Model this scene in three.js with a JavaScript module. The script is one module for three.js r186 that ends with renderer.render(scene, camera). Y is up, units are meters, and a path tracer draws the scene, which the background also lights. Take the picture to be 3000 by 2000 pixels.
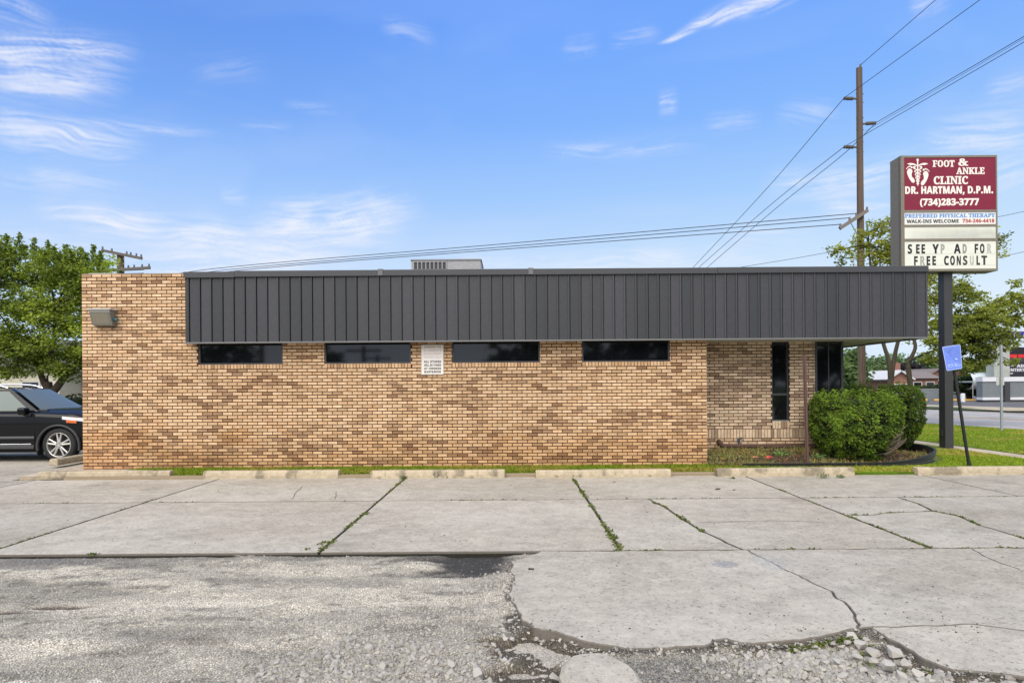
import * as THREE from 'three';
import { mergeGeometries } from 'three/addons/utils/BufferGeometryUtils.js';
import { ConvexGeometry } from 'three/addons/geometries/ConvexGeometry.js';
import { RoundedBoxGeometry } from 'three/addons/geometries/RoundedBoxGeometry.js';

// ---------------------------------------------------------------- camera
const F = 2000, CX = 1500, CY = 1131, ROLL = 0.0072, EYE = new THREE.Vector3(0, 1.684, 13.89);
const scene = new THREE.Scene();
const camera = new THREE.PerspectiveCamera(2 * Math.atan(1000 / F) * 180 / Math.PI, 1.5, 0.1, 3000);
camera.position.copy(EYE);
camera.rotation.z = -ROLL;
camera.setViewOffset(3000, 2000, 0, CY - 1000 > 0 ? 1000 - CY : 0, 3000, 2000);

// ---------------------------------------------------------------- random numbers and noise
function rng(seed) { return () => { seed = (seed + 0x6d2b79f5) | 0; let t = Math.imul(seed ^ (seed >>> 15), 1 | seed); t = (t + Math.imul(t ^ (t >>> 7), 61 | t)) ^ t; return ((t ^ (t >>> 14)) >>> 0) / 4294967296; }; }
const R0 = rng(7), LAT = new Float32Array(512 * 512).map(() => R0());
const sm = (a, b, x) => { const t = Math.min(1, Math.max(0, (x - a) / (b - a))); return t * t * (3 - 2 * t); };
const lerp = (a, b, t) => a + (b - a) * t, clamp = (x, a = 0, b = 1) => Math.min(b, Math.max(a, x));
function vn(x, y, mask = 511) {
  const ix = Math.floor(x), iy = Math.floor(y), fx = x - ix, fy = y - iy, u = fx * fx * (3 - 2 * fx), v = fy * fy * (3 - 2 * fy);
  const x0 = ix & mask, x1 = (ix + 1) & mask, y0 = (iy & mask) * 512, y1 = ((iy + 1) & mask) * 512;
  return lerp(lerp(LAT[y0 + x0], LAT[y0 + x1], u), lerp(LAT[y1 + x0], LAT[y1 + x1], u), v);
}
function fbm(x, y, oct = 4) { let s = 0, a = 0.5, n = 0; for (let i = 0; i < oct; i++) { s += a * vn(x + i * 17.3, y + i * 31.7); n += a; a *= 0.5; x *= 2; y *= 2; } return s / n; }
// periodic fbm: f cells per tile (a power of two), u and v in 0..1
function pf(u, v, f, oct) { let s = 0, a = 0.5, n = 0; for (let i = 0; i < oct && f <= 512; i++) { s += a * vn(u * f, v * f, f - 1); n += a; a *= 0.55; f *= 2; } return s / n; }

// ---------------------------------------------------------------- pixel of the photograph -> direction, point at a depth, point on a level
function ray(px, py) { const x = (px - CX) / F, y = (CY - py) / F, c = Math.cos(ROLL), s = Math.sin(ROLL); return new THREE.Vector3(x * c + y * s, -x * s + y * c, -1); }
const at = (px, py, depth) => ray(px, py).multiplyScalar(depth).add(EYE);
const G = (px, py, y = 0) => { const r = ray(px, py); return r.multiplyScalar((y - EYE.y) / r.y).add(EYE); };

// ---------------------------------------------------------------- sky
const SUN = new THREE.Vector3(-0.16, 0.72, 0.67).normalize();
{
  const W = 4096, H = 2048, data = new Float32Array(W * H * 4), D = 180 / Math.PI;
  const stops = [[0, 0.66, 0.79, 0.97], [6, 0.65, 0.79, 0.97], [10, 0.55, 0.725, 0.965], [15, 0.365, 0.59, 0.965], [21, 0.222, 0.45, 0.965], [29, 0.148, 0.36, 0.95], [45, 0.125, 0.31, 0.86], [90, 0.12, 0.29, 0.78]];
  const ae = (px, py) => { const d = ray(px, py); return [Math.atan2(d.x, -d.z) * D, Math.atan2(d.y, Math.hypot(d.x, d.z)) * D]; };
  // streaks: from, to (pixels), half width (degrees), strength, fibre fineness, taper (0 both ends, 1 thin start)
  const S = [
    [-120, 130, 400, 150, 1.15, 1.0, 1, 0], [-120, 195, 370, 240, 1.2, 0.95, 1, 0], [-60, 245, 300, 275, 0.8, 0.7, 1, 0], [-140, 335, 430, 420, 1.35, 0.85, 1, 0], [180, 350, 640, 390, 0.45, 0.45, 1, 0],
    [-100, 0, 170, 70, 0.9, 0.5, 1, 0], [-60, 510, 420, 560, 0.9, 0.3, 1, 0], [90, 610, 350, 630, 0.8, 0.6, 1, 0], [200, 640, 500, 670, 1.2, 1.0, 0.6, 0], [330, 680, 1160, 715, 1.5, 1.0, 0.5, 0],
    [720, 690, 1230, 612, 1.9, 1.2, 0.4, 0], [300, 770, 1080, 755, 1.6, 1.0, 0.5, 0], [-60, 700, 420, 735, 0.9, 0.35, 1, 0], [540, 208, 800, 190, 1.0, 0.17, 1, 0], [820, 302, 1000, 324, 0.4, 0.25, 1, 0], [690, 358, 860, 370, 0.35, 0.2, 1, 0],
    [1110, 70, 1280, 130, 0.7, 0.3, 1, 0], [1935, 122, 2330, -25, 1.15, 1.1, 0.7, 1], [1780, 122, 1940, 90, 0.7, 0.4, 1, 0], [1925, 306, 1990, 298, 0.8, 0.6, 1, 0], [1640, 150, 1760, 135, 0.7, 0.28, 1, 0],
    [1580, 445, 2060, 418, 0.7, 0.42, 1, 0], [2060, 365, 2230, 345, 0.7, 0.42, 1, 0], [2270, 315, 2460, 340, 0.9, 0.35, 1, 0], [2230, 560, 2720, 480, 1.2, 0.75, 0.7, 0], [2380, 606, 2680, 588, 1.1, 0.7, 0.6, 0],
    [2680, 450, 3120, 370, 1.7, 0.65, 0.8, 0], [2760, 540, 3120, 470, 1.5, 0.5, 0.8, 0], [2880, 265, 3060, 215, 0.7, 0.4, 1, 0], [2660, 20, 2790, -20, 0.7, 0.5, 1, 0], [1520, 775, 2360, 745, 1.5, 0.65, 0.5, 0], [2120, 700, 2420, 680, 1.2, 0.35, 0.6, 0],
    [1300, 765, 1600, 770, 0.9, 0.5, 0.5, 0], [940, 590, 1100, 575, 0.5, 0.4, 1, 0], [640, 570, 730, 580, 0.6, 0.4, 1, 0], [80, 520, 260, 535, 0.8, 0.4, 1, 0],
  ].map(([a, b, c, d, w, k, f, t]) => { const p = ae(a, b), q = ae(c, d); return { p, dx: q[0] - p[0], dy: q[1] - p[1], l: Math.hypot(q[0] - p[0], q[1] - p[1]), w, k, f, t }; });
  for (const s of S) { s.ux = s.dx / s.l; s.uy = s.dy / s.l; const m = s.w * 2.4; s.a0 = Math.min(s.p[0], s.p[0] + s.dx) - m; s.a1 = Math.max(s.p[0], s.p[0] + s.dx) + m; s.e0 = Math.min(s.p[1], s.p[1] + s.dy) - m; s.e1 = Math.max(s.p[1], s.p[1] + s.dy) + m; }
  for (let row = 0; row < H; row++) {
    const el = ((row + 0.5) / H - 0.5) * 180;
    let k = 0; while (k < stops.length - 2 && stops[k + 1][0] < el) k++;
    const t = clamp((el - stops[k][0]) / (stops[k + 1][0] - stops[k][0])), base = [1, 2, 3].map((c) => lerp(stops[k][c], stops[k + 1][c], t));
    const ce = Math.cos(el / D), se = Math.sin(el / D);
    for (let col = 0; col < W; col++) {
      const o = (row * W + col) * 4, round = ((col + 0.5) / W - 0.5) * 2 * Math.PI, x = Math.cos(round) * ce, z = Math.sin(round) * ce;
      let r = base[0], g = base[1], b = base[2], cl = 0;
      if (el > -1) {
        const az = Math.atan2(x, -z) * D, q = sm(-45, 45, az) - 0.5;
        if (z < 0) { const g1 = sm(70, 40, Math.abs(az)); r *= 1 + 0.16 * q * g1; g *= 1 + 0.12 * q * g1; const tl = sm(5, -28, az) * sm(14, 27, el) * g1; r *= 1 - 0.14 * tl; g *= 1 - 0.13 * tl; b *= 1 - 0.12 * tl; }
        // high thin cloud over the dome, thickened out of view to whiten the light
        const pxx = x / (se + 0.25), pzz = z / (se + 0.25), wv = fbm(pxx * 1.3 + 9, pzz * 1.3 + 4, 3);
        const far = sm(34, 75, Math.acos(clamp(-z * Math.cos(0.31) + se * Math.sin(0.31), -1, 1)) * D);
        const veil = fbm(pxx * 2.2 + wv * 3, pzz * 5 + wv * 2 + 11, 5);
        cl = lerp(0.05 * sm(0.42, 0.7, veil), 0.40 + 0.5 * sm(0.36, 0.68, veil), Math.max(far, 0.75 * sm(33, 62, el)));
        if (el < 34 && Math.abs(az) < 50) {
          for (const s of S) {
            if (az < s.a0 || az > s.a1 || el < s.e0 || el > s.e1) continue;
            const ax = az - s.p[0], ay = el - s.p[1], u0 = ax * s.ux + ay * s.uy, v0 = -ax * s.uy + ay * s.ux;
            const wob = (fbm(u0 * 0.22 + s.a0 * 3.1, s.e0 * 2.7 + v0 * 0.2, 3) - 0.5) * 0.9 * s.w, u = u0 / s.l, w = s.w * (s.t ? 0.12 + 0.88 * clamp(u * 1.15) : 1), v = (v0 + wob) / w, ve = s.t && v < 0 ? v * 1.9 : v;
            const env = Math.exp(-ve * ve * 1.4) * sm(-0.05, s.t ? 0.1 : 0.3, u) * sm(1.08, s.t ? 0.9 : 0.6, u);
            if (env < 0.008) continue;
            const bend = (fbm(u0 * 0.16 + 3, v0 * 0.25 + s.p[0], 3) - 0.5) * 2.4, fibre = fbm(u0 * 0.22 + s.p[0] * 1.7, (v0 + bend * 0.5) * (2.6 + 2.4 * s.f) + s.p[1] * 5, 5), fine = fbm(u0 * 0.5 + v0 * 0.6, (v0 + bend) * 10 + s.p[0] * 3, 5), puff = fbm(u0 * 0.45 + s.p[1] * 3, v0 * 1.1 + s.p[0], 4);
            cl = 1 - (1 - cl) * (1 - clamp(s.k * env * sm(0.30, 0.74, lerp(puff, fibre * 0.5 + fine * 0.5, 0.42 + 0.5 * s.f)) * 0.98));
          }
        }
        r = lerp(r, lerp(0.86, 0.70, far), cl); g = lerp(g, lerp(0.885, 0.74, far), cl); b = lerp(b, lerp(0.975, 0.82, far), cl);
      }
      data[o] = r * 0.82; data[o + 1] = g * 0.82; data[o + 2] = b * 0.82; data[o + 3] = 1;
    }
  }
  const sky = new THREE.DataTexture(data, W, H, THREE.RGBAFormat, THREE.FloatType);
  sky.mapping = THREE.EquirectangularReflectionMapping; sky.magFilter = THREE.LinearFilter; sky.needsUpdate = true;
  scene.background = sky; scene.environment = sky;
}
const sun = new THREE.DirectionalLight(new THREE.Color().setRGB(1, 0.93, 0.82), 3.3);
sun.name = 'sun'; sun.position.copy(SUN).multiplyScalar(60); sun.castShadow = true; sun.shadow.radius = 125;
sun.shadow.mapSize.set(4096, 4096); Object.assign(sun.shadow.camera, { left: -40, right: 40, top: 40, bottom: -40, near: 1, far: 160 });
scene.add(sun, sun.target);
const renderer = new THREE.WebGLRenderer({ antialias: true });
renderer.toneMapping = THREE.LinearToneMapping; renderer.toneMappingExposure = 1.25;
renderer.shadowMap.enabled = true; renderer.shadowMap.type = THREE.PCFSoftShadowMap;

// ---------------------------------------------------------------- helpers
const rgb = (r, g, b) => new THREE.Color().setRGB(r, g ?? r, b ?? r);
const mats = new Map();
function M(c, roughness = 0.85, o = {}) {
  const m = new (o.physical ? THREE.MeshPhysicalMaterial : THREE.MeshStandardMaterial)({ color: Array.isArray(c) ? rgb(...c) : c, roughness });
  for (const k in o) if (k !== 'physical') m[k] = o[k];
  return m;
}
const counts = {};
const numbered = (name) => { const n = counts[name] = (counts[name] ?? -1) + 1; return n ? `${name}_${String(n).padStart(3, '0')}` : name; };
function tag(o, label, category, group, kind) { o.userData.label = label; if (category) o.userData.category = category; if (group) o.userData.group = group; if (kind) o.userData.kind = kind; return o; }
function thing(name, label, category, pos, turn = 0, group, kind) { const o = new THREE.Group(); o.name = numbered(name); if (pos) o.position.copy(pos); o.rotation.y = turn; scene.add(o); return tag(o, label, category, group, kind); }
function add(parent, name, geo, m, label) { const o = new THREE.Mesh(geo, m); o.name = parent === scene ? numbered(name) : name; o.castShadow = o.receiveShadow = true; parent.add(o); if (label) o.userData.label = label; return o; }
const merge = (list) => mergeGeometries(list.map((g) => { g = g.index ? g.toNonIndexed() : g; for (const k of Object.keys(g.attributes)) if (!['position', 'normal', 'uv'].includes(k)) g.deleteAttribute(k); return g; }));
const box = (x0, x1, y0, y1, z0, z1) => { const g = new THREE.BoxGeometry(x1 - x0, y1 - y0, z1 - z0); const p = g.attributes.position, n = g.attributes.normal, uv = g.attributes.uv; g.translate((x0 + x1) / 2, (y0 + y1) / 2, (z0 + z1) / 2); for (let i = 0; i < p.count; i++) { const ax = Math.abs(n.getX(i)) > 0.5, ay = Math.abs(n.getY(i)) > 0.5; uv.setXY(i, ax ? p.getZ(i) : p.getX(i), ay ? p.getZ(i) : p.getY(i)); } return g; };
const rbox = (x0, x1, y0, y1, z0, z1, r = 0.01, s = 1) => { const g = new RoundedBoxGeometry(x1 - x0, y1 - y0, z1 - z0, s, r); g.translate((x0 + x1) / 2, (y0 + y1) / 2, (z0 + z1) / 2); return g; };
function bar(a, b, r, n = 8, r2 = r) { const d = new THREE.Vector3().subVectors(b, a), g = new THREE.CylinderGeometry(r2, r, d.length(), n); g.applyQuaternion(new THREE.Quaternion().setFromUnitVectors(new THREE.Vector3(0, 1, 0), d.clone().normalize())); g.translate((a.x + b.x) / 2, (a.y + b.y) / 2, (a.z + b.z) / 2); return g; }
const V = (x, y, z) => new THREE.Vector3(x, y, z);
const tube = (pts, r, n = 6, seg = 24) => new THREE.TubeGeometry(new THREE.CatmullRomCurve3(pts), seg, r, n);
// a growing mesh with flat quads, colours and uv in metres
class MB {
  constructor() { this.p = []; this.n = []; this.c = []; this.u = []; }
  quad(a, b, c, d, col, uo = 0, vo = 0) {
    const e = V().subVectors(b, a), f = V().subVectors(c, a), n = e.cross(f).normalize();
    const ax = Math.abs(n.x) > 0.7, ay = Math.abs(n.y) > 0.7;
    for (const q of [a, b, c, a, c, d]) { this.p.push(q.x, q.y, q.z); this.n.push(n.x, n.y, n.z); if (col) this.c.push(col.r, col.g, col.b); this.u.push((ax ? q.z : q.x) + uo, (ay ? q.z : q.y) + vo); }
  }
  // a block with chamfered front edges whose back is left open; front towards +z
  brick(x0, x1, y0, y1, zb, zf, c, col, uo, vo) {
    const B = [V(x0, y0, zb), V(x1, y0, zb), V(x1, y1, zb), V(x0, y1, zb)], K = [V(x0, y0, zf - c), V(x1, y0, zf - c), V(x1, y1, zf - c), V(x0, y1, zf - c)], T = [V(x0 + c, y0 + c, zf), V(x1 - c, y0 + c, zf), V(x1 - c, y1 - c, zf), V(x0 + c, y1 - c, zf)];
    this.quad(T[0], T[1], T[2], T[3], col, uo, vo);
    for (let i = 0; i < 4; i++) { const j = (i + 1) % 4; this.quad(B[i], B[j], K[j], K[i], col, uo, vo); this.quad(K[i], K[j], T[j], T[i], col, uo, vo); }
  }
  geo() { const g = new THREE.BufferGeometry(); g.setAttribute('position', new THREE.Float32BufferAttribute(this.p, 3)); g.setAttribute('normal', new THREE.Float32BufferAttribute(this.n, 3)); g.setAttribute('uv', new THREE.Float32BufferAttribute(this.u, 2)); if (this.c.length) g.setAttribute('color', new THREE.Float32BufferAttribute(this.c, 3)); return g; }
}
function tex(S, fn, srgb = true) {
  const d = new Uint8Array(S * S * 4);
  for (let y = 0; y < S; y++) for (let x = 0; x < S; x++) { const v = fn(x / S, y / S, x, y), o = (y * S + x) * 4; if (v.length) { d[o] = clamp(v[0]) * 255; d[o + 1] = clamp(v[1]) * 255; d[o + 2] = clamp(v[2]) * 255; } else d[o] = d[o + 1] = d[o + 2] = clamp(v) * 255; d[o + 3] = 255; }
  const t = new THREE.DataTexture(d, S, S); t.wrapS = t.wrapT = THREE.RepeatWrapping; t.magFilter = THREE.LinearFilter; t.minFilter = THREE.LinearMipmapLinearFilter; t.generateMipmaps = true; if (srgb) t.colorSpace = THREE.SRGBColorSpace; t.needsUpdate = true; return t;
}
const rep = (t, m) => { const c = t.clone(); c.repeat.set(1 / m, 1 / m); c.needsUpdate = true; return c; };
function canvasTex(w, h, draw) { const c = document.createElement('canvas'); c.width = w; c.height = h; draw(c.getContext('2d'), w, h); const t = new THREE.CanvasTexture(c); t.colorSpace = THREE.SRGBColorSpace; t.anisotropy = 8; return t; }
function fit(ctx, text, x, y, w, h, font, fill) { // text stretched into the box x..x+w, cap height h with baseline y
  ctx.save(); ctx.font = font.replace('#', '100px'); const mw = ctx.measureText(text).width; ctx.translate(x, y); ctx.scale(w / mw, h / 72); ctx.fillStyle = fill; ctx.fillText(text, 0, 0); if (font.startsWith('bold')) { ctx.strokeStyle = fill; ctx.lineWidth = 5; ctx.lineJoin = 'miter'; ctx.strokeText(text, 0, 0); } ctx.restore();
}
const RT = rng(11), SPECK = new Float32Array(1 << 20).map(() => RT());
const speck = (x, y) => SPECK[((y & 1023) << 10) | (x & 1023)];
const T_conc = tex(2048, (u, v, x, y) => {
  const a = pf(u, v, 4, 4) - 0.5, b = pf(u + 0.3, v + 0.6, 32, 4) - 0.5, s = speck(x >> 1, y >> 1), s2 = speck(x + 77, y + 13), st = sm(0.62, 0.8, pf(u * 1, v * 1 + 0.2, 8, 5));
  const pit = sm(0.70, 0.78, pf(u + 0.17, v + 0.4, 256, 2)), sp2 = pf(u + 0.6, v + 0.1, 128, 3) - 0.5; let k = 0.895 + 0.13 * a + 0.15 * b + 0.14 * sp2 + 0.16 * (s2 - 0.5) + 0.05 * (s - 0.5) - 0.06 * st - 0.16 * pit;
  if (s > 0.996) k -= 0.25; if (s < 0.004) k += 0.08;
  return [k, k * (0.992 + 0.02 * a), k * (0.975 + 0.05 * a)];
});
const T_concB = tex(1024, (u, v, x, y) => 0.5 + 0.4 * (pf(u, v, 128, 3) - 0.5) + 0.35 * (speck(x, y) - 0.5), false);
const T_fine = tex(512, (u, v, x, y) => 0.9 + 0.16 * (pf(u, v, 32, 5) - 0.5) + 0.1 * (speck(x, y) - 0.5));
const T_fineB = tex(512, (u, v, x, y) => 0.5 + 0.5 * (pf(u, v, 64, 3) - 0.5) + 0.3 * (speck(x, y) - 0.5), false);
// small cellular pebbles
const cells = (() => {
  const N = 96, px = new Float32Array(N * N), py = new Float32Array(N * N), tone = new Float32Array(N * N), r = rng(5);
  for (let i = 0; i < N * N; i++) { px[i] = r(); py[i] = r(); tone[i] = r(); }
  return (u, v) => { const x = u * N, y = v * N, ix = Math.floor(x), iy = Math.floor(y); let f1 = 9, f2 = 9, id = 0; for (let j = -1; j < 2; j++) for (let i = -1; i < 2; i++) { const cx = (ix + i + N) % N, cy = (iy + j + N) % N, k = cy * N + cx, dx = ix + i + px[k] - x, dy = iy + j + py[k] - y, d = dx * dx + dy * dy; if (d < f1) { f2 = f1; f1 = d; id = k; } else if (d < f2) f2 = d; } return [Math.sqrt(f2) - Math.sqrt(f1), tone[id]]; };
})();
const T_peb = tex(1024, (u, v, x, y) => { const [e, t] = cells(u, v), k = 0.86 * (0.62 + 0.43 * sm(0, 0.26, e)) * (0.86 + 0.26 * t) + 0.1 * (speck(x, y) - 0.5) + 0.16 * (pf(u, v, 8, 4) - 0.5); return [k, k * 0.99, k * 0.975]; });
const T_pebB = tex(1024, (u, v) => { const [e, t] = cells(u, v); return sm(0, 0.5, e) * (0.4 + 0.6 * t); }, false);
const T_grass = tex(1024, (u, v, x, y) => { const a = pf(u, v, 8, 5), s = speck(x, y), d = sm(0.55, 0.75, pf(u + 0.4, v, 16, 4)); const k = 0.55 + 0.5 * (s - 0.35) * 0.8; return [k * lerp(0.72, 1.05, d) * (0.8 + 0.4 * a), k * lerp(0.95, 0.92, d) * (0.8 + 0.4 * a), k * lerp(0.35, 0.55, d)]; });
const T_wood = tex(512, (u, v) => { const g = pf(u, v * 0.125, 128, 3), k = 0.75 + 0.5 * (g - 0.5) + 0.2 * (pf(u, v, 4, 4) - 0.5); return [k, k * 0.97, k * 0.93]; });
const T_asph = tex(1024, (u, v, x, y) => { const k = 0.86 + 0.24 * (pf(u, v, 4, 5) - 0.5) + 0.2 * (speck(x, y) - 0.5); return [k, k, k * 0.99]; });
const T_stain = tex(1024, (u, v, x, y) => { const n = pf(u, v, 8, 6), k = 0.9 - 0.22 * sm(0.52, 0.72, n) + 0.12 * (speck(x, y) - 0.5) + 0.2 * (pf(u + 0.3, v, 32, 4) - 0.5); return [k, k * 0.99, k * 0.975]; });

// ---------------------------------------------------------------- ground
const CONC = [0.53, 0.487, 0.41], mEdge = M([0.21, 0.185, 0.15], 1, { map: rep(T_fine, 0.5) });  // mEdge: dark side colour stands in for shade on the slab edges
const mConc = [0, 1, 2, 3].map((i) => M([CONC[0] * (0.97 + 0.03 * i), CONC[1] * (0.97 + 0.028 * i), CONC[2] * (0.975 + 0.025 * i)], 0.9, { map: rep(T_conc, 5.3), bumpMap: rep(T_concB, 1.9), bumpScale: 0.004 }));
const mDirt = M([0.06, 0.055, 0.035], 1, { map: rep(T_peb, 0.8), bumpMap: rep(T_pebB, 0.8), bumpScale: 0.01 });
function rough(poly, amp, step = 0.07) { // outline broken into short steps that wander with the place, so that neighbours still fit
  const out = [];
  for (let i = 0; i < poly.length; i++) {
    const [ax, az] = poly[i], [bx, bz] = poly[(i + 1) % poly.length], n = Math.max(1, Math.round(Math.hypot(bx - ax, bz - az) / step));
    for (let k = 0; k < n; k++) { const x = lerp(ax, bx, k / n), z = lerp(az, bz, k / n); out.push([x + amp * 2 * (fbm(x * 6 + 3, z * 6, 5) - 0.5), z + amp * 2 * (fbm(x * 6 + 40, z * 6 + 9, 5) - 0.5)]); }
  }
  return out;
}
function slabGeo(poly, y0, y1, inset = 0.006, bevel = 0.005) {
  const s = new THREE.Shape(poly.map(([x, z]) => new THREE.Vector2(x, -z)));
  const g = new THREE.ExtrudeGeometry(s, { depth: y1 - y0 - bevel, bevelEnabled: true, bevelThickness: bevel, bevelSize: bevel, bevelOffset: -bevel - inset, bevelSegments: 1, steps: 1 });
  g.rotateX(-Math.PI / 2); g.translate(0, y0, 0);
  return g;
}
const inside = (poly, x, z) => { let c = false; for (let i = 0, j = poly.length - 1; i < poly.length; j = i++) { const [xi, zi] = poly[i], [xj, zj] = poly[j]; if ((zi > z) !== (zj > z) && x < ((xj - xi) * (z - zi)) / (zj - zi) + xi) c = !c; } return c; };
const P = (...px) => { const o = []; for (let i = 0; i < px.length; i += 2) { const g = G(px[i], px[i + 1]); o.push([g.x, g.z]); } return o; };

{ // one sheet to the horizon
  const g = new THREE.CircleGeometry(900, 64); g.rotateX(-Math.PI / 2); g.translate(0, -0.14, 0);
  tag(add(scene, 'ground', g, M([0.10, 0.12, 0.05], 1, { map: rep(T_grass, 3) })), 'level earth reaching to the horizon under lot, lawns and houses', 'ground', null, 'structure');
}
const Z1 = 6.93, Z2 = 3.78, Z3 = 1.2; // joints of the parking slabs: front edge, middle joint, curb
const lot = thing('parking_lot', 'pale grey concrete parking slabs with weedy joints in front of the brick building', 'parking lot', null, 0, null, 'structure');
add(lot, 'joint_soil', box(-16, 14, -0.11, -0.022, 1.0, Z1 + 0.02), mDirt);
const JX = [-16, -8.85, -5.45, -1.985, 1.1, 4.27, 7.5, 14];
const slabPolys = [];
{
  const pieces = [];
  for (let i = 0; i < JX.length - 1; i++) pieces.push([[JX[i], Z3], [JX[i + 1], Z3], [JX[i + 1], Z2], [JX[i], Z2]]);
  for (const i of [0, 1, 2, 3]) pieces.push([[JX[i], Z2], [JX[i + 1], Z2], [JX[i + 1], Z1], [JX[i], Z1]]);
  // the slab with the weedy crack across it
  const crack = P(1912, 1471, 1945, 1483, 1985, 1510, 2020, 1532, 2060, 1558, 2100, 1574, 2130, 1590, 2175, 1608); crack[0][1] = Z2; crack[crack.length - 1][1] = Z1;
  pieces.push([[JX[4], Z2], ...crack, [JX[4], Z1]]);
  pieces.push([[JX[5], Z2], [JX[5], Z1], ...crack.slice().reverse()]);
  // the slab on the right, broken in three
  const up = P(2650, 1462, 2690, 1474, 2735, 1497, 2810, 1512, 2870, 1538, 2930, 1555, 3010, 1580, 3180, 1612); up[0][1] = Z2; up[up.length - 1][1] = Z1;
  const left = P(2500, 1509, 2560, 1508, 2590, 1503, 2660, 1500);
  left[0] = [4.27, left[0][1]];
  const k = 2;
  pieces.push([[JX[5], Z2], up[0], up[1], up[k], ...left.slice().reverse()]);
  pieces.push([...left, ...up.slice(k), [JX[5], Z1]]);
  pieces.push([up[0], [14, Z2], [14, Z1], ...up.slice(1).reverse()]);
  pieces.forEach((p, i) => {
    const poly = rough(p, i > 10 ? 0.012 : 0.006, 0.1); slabPolys.push(poly);
    const g = slabGeo(poly, -0.1, 0.0004 * (i % 3), i > 10 ? 0.015 : 0.0145, 0.005), uv = g.attributes.uv; for (let j = 0; j < uv.count; j++) uv.setXY(j, uv.getX(j) + i * 1.37, uv.getY(j) + i * 2.11);
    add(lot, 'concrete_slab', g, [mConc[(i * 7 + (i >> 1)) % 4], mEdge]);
  });
}
// broken slabs in front
const edgeA = P(1588, 1617, 1535, 1630, 1502, 1645, 1494, 1668, 1503, 1690, 1492, 1722, 1496, 1750, 1506, 1776, 1524, 1800, 1524, 1818, 1562, 1838, 1622, 1850, 1672, 1868, 1722, 1882, 1772, 1890, 1830, 1900, 1900, 1902, 2012, 1896, 2070, 1891, 2094, 1877, 2134, 1873, 2168, 1884, 2202, 1887, 2250, 1884, 2300, 1880, 2352, 1875, 2406, 1865, 2461, 1855, 2516, 1844);
const crackAB = P(2516, 1844, 2512, 1803, 2490, 1778, 2448, 1742, 2406, 1718, 2352, 1694, 2284, 1660, 2216, 1627, 2192, 1614);
const edgeB = P(2516, 1844, 2545, 1836, 2584, 1858, 2624, 1884, 2680, 1910, 2730, 1938, 2790, 1962, 2862, 1967, 2930, 1973, 3000, 1981, 3150, 1990, 3400, 1985, 3800, 1990);
const crackB = P(2545, 1836, 2624, 1837, 2733, 1834, 2830, 1829, 2900, 1834, 3000, 1848, 3200, 1870, 3800, 1900);
edgeA[0][1] = Z1 + 0.01; crackAB[crackAB.length - 1][1] = Z1 + 0.01;
const apron = thing('broken_concrete_paving', 'worn pale concrete apron with ragged edges breaking into gravel', 'paving', null, 0, null, 'structure');
const apronPolys = [
  [...edgeA, ...crackAB.slice(1)],
  [...crackAB.slice().reverse(), ...crackB.slice(0), [9, Z1 + 0.01]].filter((q, i, a) => i < 1 || Math.hypot(q[0] - a[i - 1][0], q[1] - a[i - 1][1]) > 1e-4),
  [...crackB.slice().reverse(), ...edgeB.slice(2)],
].map((p) => rough(p, 0.036, 0.022));
apronPolys[1] = rough([...crackAB.slice().reverse(), ...crackB, [9, crackB[crackB.length - 1][1]], [9, Z1 + 0.01]], 0.036, 0.022);
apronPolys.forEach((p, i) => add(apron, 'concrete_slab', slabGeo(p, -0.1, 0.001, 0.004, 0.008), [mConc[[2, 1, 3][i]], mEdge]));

// gravel lot
const blobs = [];
const blob = (px, py, rx, ry, col, k, h = 0, soft = 0.5) => { const c = G(px, py), e = G(px + rx, py), a = G(px, py - ry), b = G(px, py + ry); blobs.push({ x: c.x, z: c.z, rx: Math.abs(e.x - c.x), rz: Math.abs(b.z - a.z) / 2, c: col, k, h, soft }); };
const DUST = [0.60, 0.56, 0.487], GREY = [0.20, 0.19, 0.175], DIRT = [0.135, 0.115, 0.09], BLACK = [0.045, 0.043, 0.042];
blob(110, 1640, 210, 26, [0.17, 0.165, 0.16], 0.95, 0, 0.25); blob(420, 1630, 240, 14, GREY, 0.6); blob(760, 1624, 260, 7, GREY, 0.7); blob(1385, 1640, 150, 30, BLACK, 1, -0.02, 0.3); blob(1290, 1626, 130, 12, BLACK, 0.8);
blob(330, 1770, 190, 22, DUST, 0.7); blob(130, 1880, 170, 34, DUST, 0.7); blob(560, 1740, 160, 16, DUST, 0.6); blob(820, 1770, 170, 24, DUST, 0.6); blob(1010, 1720, 240, 22, DUST, 0.55); blob(1290, 1690, 120, 10, DUST, 0.7); blob(600, 1930, 100, 24, DUST, 0.5); blob(900, 1660, 200, 16, DUST, 0.5);
blob(170, 1766, 85, 5, [0.07, 0.05, 0.035], 0.9, -0.015); blob(15, 1782, 60, 5, [0.07, 0.05, 0.035], 0.9, -0.015); blob(60, 1800, 90, 12, GREY, 0.5);
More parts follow.
